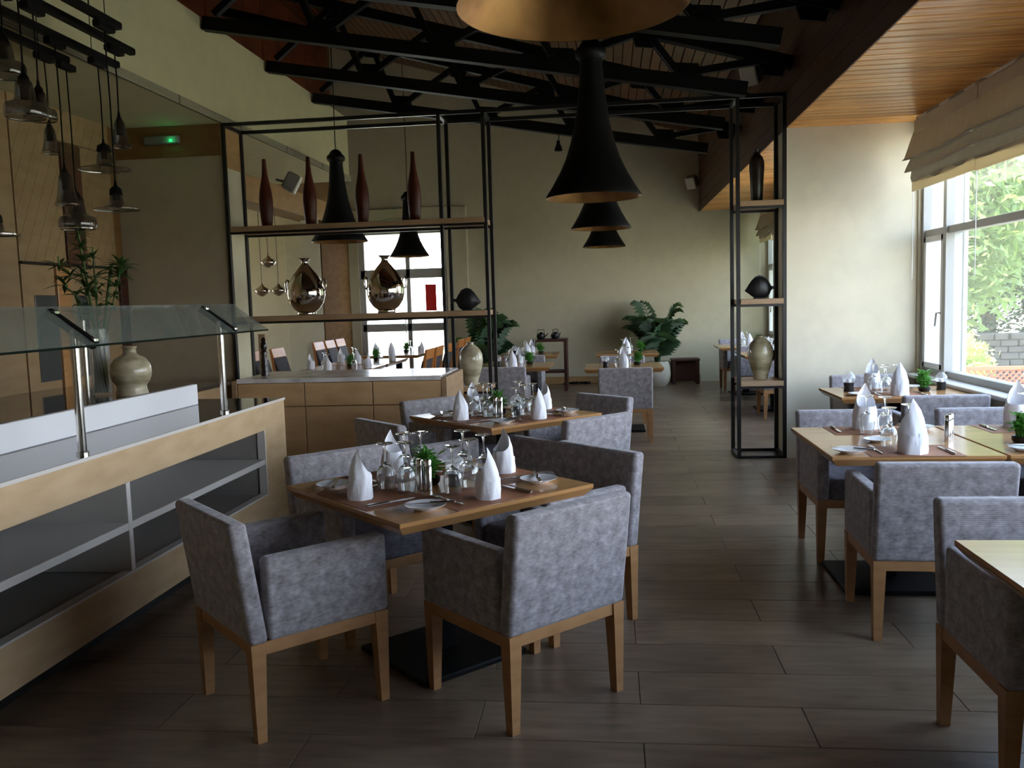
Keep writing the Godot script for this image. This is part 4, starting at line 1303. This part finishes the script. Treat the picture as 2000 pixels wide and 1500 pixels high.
func make_truss() -> Node3D:
	var o := thing("roof_truss", "x", "truss")
	var yc := func(x: float) -> Vector3: return Vector3(x, chord_h(x) + 0.058, 0)
	var yt := func(x: float) -> Vector3: return Vector3(x, top_h(x), 0)
	part("bottom_chord", MB.new().bar(yc.call(-3.59), yc.call(1.2), 0.1, 0.115), "steel_black", o)
	part("top_chord", MB.new().bar(yt.call(-4.7), yt.call(1.58), 0.1, 0.1), "steel_black", o)
	for i in 5:
		var b := -3.55 + 1.06 * i
		var pb: Vector3 = yc.call(b)
		if i > 0:
			part("gusset", MB.new().prism(PackedVector2Array([Vector2(-0.12, 0.02), Vector2(0.15, -0.02), Vector2(0.11, 0.15), Vector2(-0.1, 0.17)]), Vector3.RIGHT, Vector3.UP, pb - Vector3(0, 0, 0.012), Vector3(0, 0, 0.024)), "steel_black", o)
			for dz in [-0.035, 0.035]:
				part("web", MB.new().bar(pb + Vector3(-0.08, 0.1, dz), yt.call(b - 0.34) + Vector3(0, 0, dz), 0.03, 0.055), "steel_black", o)
		var tx := minf(b + 0.72, 1.5)
		part("web", MB.new().bar(pb + Vector3(0.06, 0.08, 0), yt.call(tx), 0.06, 0.06), "steel_black", o)
		part("gusset", MB.new().prism(PackedVector2Array([Vector2(-0.08, -0.13), Vector2(0.09, -0.15), Vector2(0.13, -0.02), Vector2(-0.13, 0.03)]), Vector3.RIGHT, Vector3.UP, yt.call(tx) - Vector3(0, 0, 0.012), Vector3(0, 0, 0.024)), "steel_black", o)
	return o

func make_bell() -> Node3D:
	var o := thing("bell_pendant", "x", "pendant lamp")
	part("shade", MB.new().lathe(V2([0.331, 0.0, 0.33, 0.012, 0.285, 0.08, 0.233, 0.17, 0.19, 0.26, 0.154, 0.37, 0.122, 0.5, 0.098, 0.65, 0.084, 0.8, 0.076, 0.9, 0.082, 0.93]), 48), "lamp_black", o)
	part("lining", MB.new().lathe(V2([0.33, 0.001, 0.322, 0.012, 0.277, 0.08, 0.225, 0.17, 0.182, 0.26, 0.146, 0.37, 0.114, 0.5, 0.09, 0.65, 0.07, 0.8, 0, 0.82]), 48), "copper", o, "beaten copper lining")
	part("collar", MB.new().lathe(V2([0.08, 0.925, 0.104, 0.945, 0.108, 0.975, 0.098, 1.0, 0.078, 1.015, 0.066, 1.04, 0.04, 1.065, 0.012, 1.075, 0, 1.076]), 32), "lamp_black", o)
	var ch := MB.new()
	for k in 4:
		var pts := []
		for j in 11:
			var a := TAU * j / 10
			var c := Vector3(cos(a) * 0.009, 1.09 + k * 0.03 + sin(a) * 0.02, 0)
			pts.append(c if k % 2 == 0 else Vector3(0, c.y, c.x))
		ch.tube(pts, 0.003, 5)
	part("chain", ch, "steel_black", o)
	part("cord", MB.new().tube([Vector3(0, 1.19, 0), Vector3(0.004, 1.6, 0), Vector3(0, 3.36, 0)], 0.006, 6), "steel_black", o)
	return o

func rail_h() -> float:
	return 3.2

func build_lamps() -> void:
	var tl := ["roof truss nearest the camera, above the picture's edge", "roof truss whose lower bar passes just behind the nearest copper lamp", "second visible roof truss from the camera, high over the shelf divider", "third visible roof truss from the camera", "farthest roof truss before the far wall"]
	for i in 5:
		place("truss", make_truss, Vector3(0, 0, [-4.84, -6.32, -7.8, -9.28, -10.75][i]), 0, "black steel " + tl[i], "black steel roof trusses")
	var bl := [[-0.085, 2.325, -2.56, "huge black bell pendant with copper inside at the top of the picture"], [-0.09, 2.2, -6.155, "black bell pendant hanging full length before the far wall"], [-0.07, 2.27, -9.76, "black bell pendant directly behind the full-length one"], [-0.055, 2.3, -13.7, "smallest and farthest black bell pendant in the aisle row"], [-3.15, 2.265, -10.13, "black bell pendant hanging behind the shelf divider's red bottles"], [-3.29, 2.3, -14.4, "black bell pendant hanging before the glass garden door"]]
	for b in bl:
		place("bell", make_bell, Vector3(b[0], b[1], b[2]), 0, b[3], "black bell pendants")
	# ceiling track rails with smoked glass lamps over the buffet
	var rl := [[-3.58, -5.66, "black track rail lying lowest in the picture, nearest the wall"], [-3.33, -5.84, "black track rail, second from the cream wall"], [-3.07, -5.58, "black track rail, third from the cream wall"], [-2.87, -5.08, "black track rail farthest from the cream wall"]]
	for r in rl:
		var o := thing("track_rail", r[2], "track rail", Vector3(r[0], rail_h(), r[1]), 0, "black track rails over the buffet")
		part("rail", MB.new().box(Vector3(0, 0, 1.3), Vector3(0.05, 0.045, 2.6), 0.008), "steel_black", o)
		for z in [0.3, 1.6]:
			part("wire", MB.new().tube([Vector3(0, 0.02, z), Vector3(0, roof_h(r[0]) - rail_h(), z)], 0.003, 5), "steel_black", o)
	# x, z, rim height, radius, kind
	var disc := [0.96, 0.0, 1.0, 0.02, 0.7, 0.12, 0.36, 0.2, 0.3, 0.26, 0.27, 0.5, 0.22, 0.72, 0.13, 0.86, 0, 0.9]
	var bowl := [0.94, 0.0, 1.0, 0.12, 1.0, 0.45, 0.92, 0.66, 0.62, 0.78, 0.5, 0.9, 0.44, 1.3, 0.38, 1.7, 0.22, 1.9, 0, 1.95]
	var cone := [1.0, 0.0, 0.9, 0.25, 0.7, 1.1, 0.6, 1.9, 0.52, 2.5, 0.36, 2.8, 0, 2.9]
	var pl := [
		[-3.33, -5.60, 2.458, 0.174, disc, "smoked glass pendant with a wide flat rim, upper of the two beside the exit light"],
		[-3.07, -5.36, 2.553, 0.06, cone, "slim smoked glass cone pendant just left of the exit light"],
		[-2.87, -4.92, 2.108, 0.134, disc, "smoked glass pendant with a wide flat rim, above the bamboo vase"],
		[-3.58, -5.41, 2.547, 0.06, cone, "slim smoked glass cone pendant hanging at the oak wall, third from left"],
		[-3.33, -5.15, 2.18, 0.07, cone, "smoked glass cone pendant hanging right above the lowest bowl shade"],
		[-3.58, -5.64, 2.08, 0.12, bowl, "lowest bowl-shaped smoked glass pendant beside the bamboo tips"],
		[-3.07, -4.57, 2.565, 0.085, bowl, "smaller bowl-shaped smoked glass pendant, right of an overlapping pair"],
		[-2.87, -4.16, 2.486, 0.1, bowl, "larger bowl-shaped smoked glass pendant, left of an overlapping pair"],
		[-3.07, -4.31, 2.735, 0.1, bowl, "bowl-shaped smoked glass pendant cut by the picture's left edge, higher one"],
		[-3.42, -4.62, 1.96, 0.12, disc, "smoked glass pendant rim cut by the picture's left edge, lower one"]]
	for p in pl:
		var o := thing("glass_pendant", p[5], "pendant lamp", Vector3(p[0], p[2], p[1]), 0, "smoked glass pendants over the buffet")
		var a: Array = V2(p[4])
		var R: float = p[3]
		var pr := []
		for q in a:
			pr.append(q * R)
		part("shade", MB.new().lathe(pr, 32), "smoke_glass", o)
		part("rim", MB.new().lathe([Vector2(pr[0].x - 0.003, -0.002), Vector2(pr[0].x + 0.003, -0.002), Vector2(pr[0].x + 0.003, 0.005), Vector2(pr[0].x - 0.003, 0.005)], 32), "chrome", o)
		var h: float = pr[-1].y
		part("cap", MB.new().lathe([Vector2(R * 0.24 + 0.006, h - 0.035), Vector2(R * 0.2 + 0.006, h), Vector2(0.01, h + 0.02), Vector2(0.006, h + 0.05), Vector2(0, h + 0.052)], 16), "lamp_black", o)
		part("lamp_holder", MB.new().lathe([Vector2(0, h * 0.45), Vector2(0.02, h * 0.46), Vector2(0.022, h * 0.8), Vector2(0, h * 0.82)], 14), "steel_black", o)
		part("cord", MB.new().tube([Vector3(0, h + 0.04, 0), Vector3(0.004, (h + rail_h() - p[2]) * 0.5, 0), Vector3(0, rail_h() - p[2] - 0.06, 0)], 0.0045, 6), "steel_black", o)
		part("adapter", MB.new().box(Vector3(0, rail_h() - p[2] - 0.0455, 0), Vector3(0.055, 0.044, 0.16), 0.008), "steel_black", o)
	# ceiling speakers
	for s in [[Vector3(-3.5, 2.9, -9.55), 1.9, "white speaker on the left side under the cream bulkhead"], [Vector3(1.49, 3.74, -9.35), -0.6, "white speaker on the dark timber downstand near the shelf tower"], [Vector3(1.46, 3.45, -15.4), -0.6, "small white speaker in the far corner of the downstand"]]:
		var o := thing("wall_speaker", s[2], "speaker", s[0], s[1], "white wall speakers")
		part("body", MB.new().box(Vector3(0, 0, 0), Vector3(0.17, 0.2, 0.14), 0.02, Basis(Vector3.RIGHT, 0.5)), "speaker_grey", o)
		part("grille", MB.new().box(Basis(Vector3.RIGHT, 0.5) * Vector3(0, 0, 0.08), Vector3(0.17, 0.2, 0.03), 0.01, Basis(Vector3.RIGHT, 0.5)), "speaker_white", o)
		part("arm", MB.new().tube([Vector3(0, 0, -0.05), Vector3(0, 0.03, -0.16)], 0.014, 6), "speaker_grey", o)
	var sp := thing("spot_lamp", "tiny black spot lamp hanging under the farthest truss", "spot lamp", Vector3(-0.57, 3.36, -10.75))
	part("shade", MB.new().lathe(V2([0.05, -0.06, 0.042, -0.02, 0.024, 0.02, 0.02, 0.06, 0, 0.065]), 16), "lamp_black", sp)
	part("cord", MB.new().tube([Vector3(0, 0.06, 0), Vector3(0.01, 0.1, 0), Vector3(0, 0.16, 0)], 0.006, 5), "steel_black", sp)

# ------------------------------------------------------------------ far room and side room
func palm(label: String, at: Vector3, h: float, n: int, sd: int) -> void:
	var o := thing("potted_palm", label, "potted palm", at)
	var pot := part("pot", MB.new().lathe(V2([0, 0, 0.14, 0, 0.19, 0.06, 0.22, 0.2, 0.2, 0.36, 0.175, 0.42, 0.16, 0.42, 0.17, 0.36, 0, 0.36]), 28), "pot_cream", o)
	part("soil", MB.new().lathe(V2([0.172, 0.35, 0, 0.385]), 20), "soil", pot)
	var rg := RandomNumberGenerator.new()
	rg.seed = sd
	for i in n:
		var a := TAU * i / n + rg.randf_range(-0.25, 0.25)
		var rise := rg.randf_range(0.4, 1.0)
		var reach := rg.randf_range(0.4, 0.7) * (1.35 - rise * 0.75)
		var dir := Vector3(cos(a), 0, sin(a))
		var pts := []
		for k in 11:
			var s := k / 10.0
			pts.append(Vector3(0, 0.36, 0) + dir * (reach * pow(s, 1.5) + 0.03) + Vector3.UP * ((h - 0.36) * rise * (s - 0.4 * pow(s, 3.0)) / 0.62))
		var m := MB.new()
		m.tube(pts, [0.011, 0.01, 0.009, 0.008, 0.007, 0.006, 0.005, 0.004, 0.004, 0.003, 0.002], 5)
		for k in range(3, 17):
			var s := k / 16.0
			var f := s * 10.0
			var p0: Vector3 = pts[int(f)].lerp(pts[mini(int(f) + 1, 10)], f - int(f))
			var tang: Vector3 = (pts[mini(int(f) + 1, 10)] - pts[maxi(int(f) - 1, 0)]).normalized()
			var side := tang.cross(Vector3.UP).normalized()
			var l := 0.3 * sin(PI * clampf(s * 0.85 + 0.1, 0, 1)) + 0.06
			for sg in [-1, 1]:
				var d: Vector3 = (side * sg * 0.95 + tang * 0.55 + Vector3(0, 0.05, 0)).normalized()
				var w := tang * 0.0075
				var mid: Vector3 = p0 + d * l * 0.55
				var tip: Vector3 = p0 + d * l - Vector3(0, l * 0.42, 0)
				m.q(p0, mid - w, tip, mid + w, Vector3.UP)
		part("frond", m, "leaf_palm", o)

func far_setting(x: float, z: float, h: String, sp := 0.3) -> void:
	for i in 2:
		setting(x, z, i * 180.0, h + ([", near side", ", far side"][i] as String), false, 0.0)

func build_far_room() -> void:
	palm("potted palm with arching fronds beside the dark bench at the far wall", Vector3(0.8, 0, -14.9), 1.5, 17, 3)
	palm("potted palm with wide fronds behind the divider, left of the aisle", Vector3(-2.08, 0, -14.6), 1.42, 18, 8)
	var b := thing("corner_bench", "low dark wooden bench box in the far right corner", "bench", Vector3(1.29, 0, -15.3))
	part("top", MB.new().bx(Vector3(-0.24, 0.4, -0.2), Vector3(0.24, 0.435, 0.2), 0.004), "bench_wood", b)
	for sx in [-0.2, 0.2]:
		for sz in [-0.16, 0.16]:
			part("leg", MB.new().box(Vector3(sx, 0.2, sz), Vector3(0.06, 0.4, 0.06), 0.004), "bench_wood", b)
	part("panel", MB.new().bx(Vector3(-0.18, 0.04, -0.02), Vector3(0.18, 0.4, 0.0)), "bench_wood", b)
	var s := thing("sideboard", "reddish wooden sideboard at the far wall with tea things on it", "sideboard", Vector3(-1.0, 0, -14.6))
	part("top", MB.new().bx(Vector3(-0.3, 0.82, -0.25), Vector3(0.3, 0.86, 0.25), 0.004), "bench_wood", s)
	part("shelf", MB.new().bx(Vector3(-0.27, 0.3, -0.22), Vector3(0.27, 0.33, 0.22), 0.004), "bench_wood", s)
	for sx in [-0.27, 0.27]:
		part("side", MB.new().bx(Vector3(sx - 0.025, 0, -0.24), Vector3(sx + 0.025, 0.82, 0.24), 0.004), "bench_wood", s)
	for i in 2:
		var t := thing("teapot", ["black teapot at the left on the sideboard", "black teapot at the right end of the sideboard"][i], "teapot", Vector3(-1.14 + i * 0.24, 0.86, -14.55), i * 0.8, "black teapots on the sideboard")
		part("body", MB.new().lathe(V2([0, 0, 0.05, 0, 0.075, 0.04, 0.07, 0.08, 0.03, 0.105, 0.012, 0.12, 0, 0.122]), 20), "pot_black", t)
		part("spout", MB.new().tube([Vector3(0.06, 0.04, 0), Vector3(0.1, 0.07, 0), Vector3(0.115, 0.1, 0)], [0.014, 0.01, 0.008], 6), "pot_black", t)
		part("handle", MB.new().tube([Vector3(-0.06, 0.08, 0), Vector3(-0.05, 0.16, 0), Vector3(0.05, 0.16, 0), Vector3(0.06, 0.08, 0)], 0.006, 6), "pot_black", t)
	var cb := MB.new()
	for k in 4:
		var pts := []
		for j in 16:
			pts.append(Vector3(j * 0.03 - 0.2 + 0.03 * sin(j * 1.3 + k), 0.02 + 0.03 * absf(sin(j * 0.9 + k * 2.0)), 0.07 * cos(j * 0.8 + k * 1.7)))
		cb.tube(pts, 0.009, 5)
	solo("cable_bundle", cb, "steel_black", "tangle of cables lying on the floor by the far baseboard", "cables", Vector3(-0.62, 0, -15.35))
	# far tables by the aisle
	var ft := [[0.15, -10.0, "aisle table behind the lone armchair"], [0.24, -12.5, "farther aisle table before the palm"], [-1.13, -10.45, "table behind the divider's right bay"], [-1.16, -12.6, "farther table before the sideboard"], [2.05, -13.5, "far window table at the far wall"], [2.12, -11.6, "far window table behind the shelf tower"]]
	for f in ft:
		table(f[0], f[1], 0.87, 0.85, 0, "oak " + f[2], "oak tables in the far room")
		far_setting(f[0], f[1], f[2])
		dress(f[0], f[1], 0, f[2], [["plant", 0.16, -0.08], ["candle", -0.2, 0.14]] if f[0] < 0.2 else [["plant", 0.2, 0.0]])
	var ac := [[0.155, -9.32, 0, "grey armchair seen squarely from behind in the far aisle"], [0.15, -10.68, 180, "grey armchair facing the camera behind the nearer aisle table"], [-1.2, -9.78, 0, "grey armchair from behind, partly hidden by the divider's right posts"], [-1.13, -11.15, 180, "grey armchair facing the camera at the table behind the divider"], [2.1, -10.9, 0, "grey armchair backing the camera behind the shelf tower"], [2.05, -14.2, 180, "grey armchair facing the camera at the far window table"], [2.05, -12.75, 0, "grey armchair backing the camera at the far window table"]]
	for a in ac:
		armchair(a[0], a[1], a[2], a[3], "armchairs in the far room")
	# long tables with wooden-crested chairs on the left
	var rows := [[-3.35, -10.5], [-3.35, -11.75], [-3.35, -13.6]]
	var nm := ["first left table behind the cabinet", "second left table behind the cabinet", "left table nearest the glass door"]
	for i in 3:
		table(rows[i][0], rows[i][1], 0.9, 1.15, 0, "oak dining table, " + nm[i], "oak tables of the left row")
		setting(rows[i][0], rows[i][1], 90, nm[i] + ", door side", false)
		setting(rows[i][0], rows[i][1], -90, nm[i] + ", wall side", false)
		setting(rows[i][0], rows[i][1], 0, nm[i] + ", camera side", false, 0.08)
		dress(rows[i][0], rows[i][1], 0, nm[i], [["plant", 0.05, -0.3]])
	var sc := [[-4.2, -10.2, -90, "first of the left row behind the cabinet"], [-4.2, -10.85, -90, "second of the left row behind the cabinet"], [-4.2, -11.5, -90, "third of the left row behind the cabinet"], [-4.2, -13.2, -90, "first of the trio before the brown pier"], [-4.2, -13.75, -90, "middle of the trio before the brown pier"], [-4.2, -14.3, -90, "last of the trio before the brown pier"], [-2.5, -10.35, 90, "first of the right row before the glass door"], [-2.5, -10.95, 90, "second of the right row before the glass door"], [-2.5, -11.75, 90, "third of the right row before the glass door"], [-2.55, -12.9, 90, "nearest of the pair behind the cream urn"], [-2.55, -13.5, 90, "farther of the pair behind the cream urn"]]
	for c in sc:
		place("side_chair", make_side_chair, Vector3(c[0], 0, c[1]), deg_to_rad(c[2]), "side chair with wooden crest rail, " + c[3], "wooden-crested chairs", 1.0)
	# spinning-top lamps in the side room
	var lp := [[-5.23, 1.69, -12.8, "left one of the low pair"], [-4.99, 2.1, -12.5, "highest of the three"], [-4.97, 1.69, -12.8, "right one of the low pair"]]
	for l in lp:
		var o := thing("top_pendant", "mirrored spinning-top pendant lamp in the side room, " + l[3], "pendant lamp", Vector3(l[0], l[1], l[2]), 0, "mirrored top-shaped pendants")
		part("shade", MB.new().lathe(V2([0, 0, 0.04, 0.012, 0.09, 0.045, 0.112, 0.075, 0.112, 0.095, 0.09, 0.12, 0.04, 0.15, 0.012, 0.19, 0.008, 0.23, 0, 0.23]), 24), "gold_mirror", o)
		part("cord", MB.new().tube([Vector3(0, 0.22, 0), Vector3(0, 3.0 - l[1], 0)], 0.004, 5), "steel_black", o)
	# second exit light above the glass door
	var e := thing("exit_light", "slim exit light glowing green above the glass garden door", "exit light", Vector3(-3.75, 2.98, -15.43))
	part("housing", MB.new().box(Vector3.ZERO, Vector3(0.35, 0.075, 0.05), 0.008), "speaker_white", e)
	part("green_lamp", MB.new().box(Vector3(-0.14, -0.012, 0.028), Vector3(0.04, 0.03, 0.01), 0.003), "exit_green", e)
	var gl := OmniLight3D.new()
	gl.name = "green_glow"
	gl.light_color = C(60, 255, 150)
	gl.light_energy = 0.004
	gl.light_size = 0.02
	gl.omni_range = 6.0
	gl.omni_attenuation = 2.0
	gl.shadow_enabled = true
	gl.position = Vector3(-0.14, -0.012, 0.045)
	e.add_child(gl)
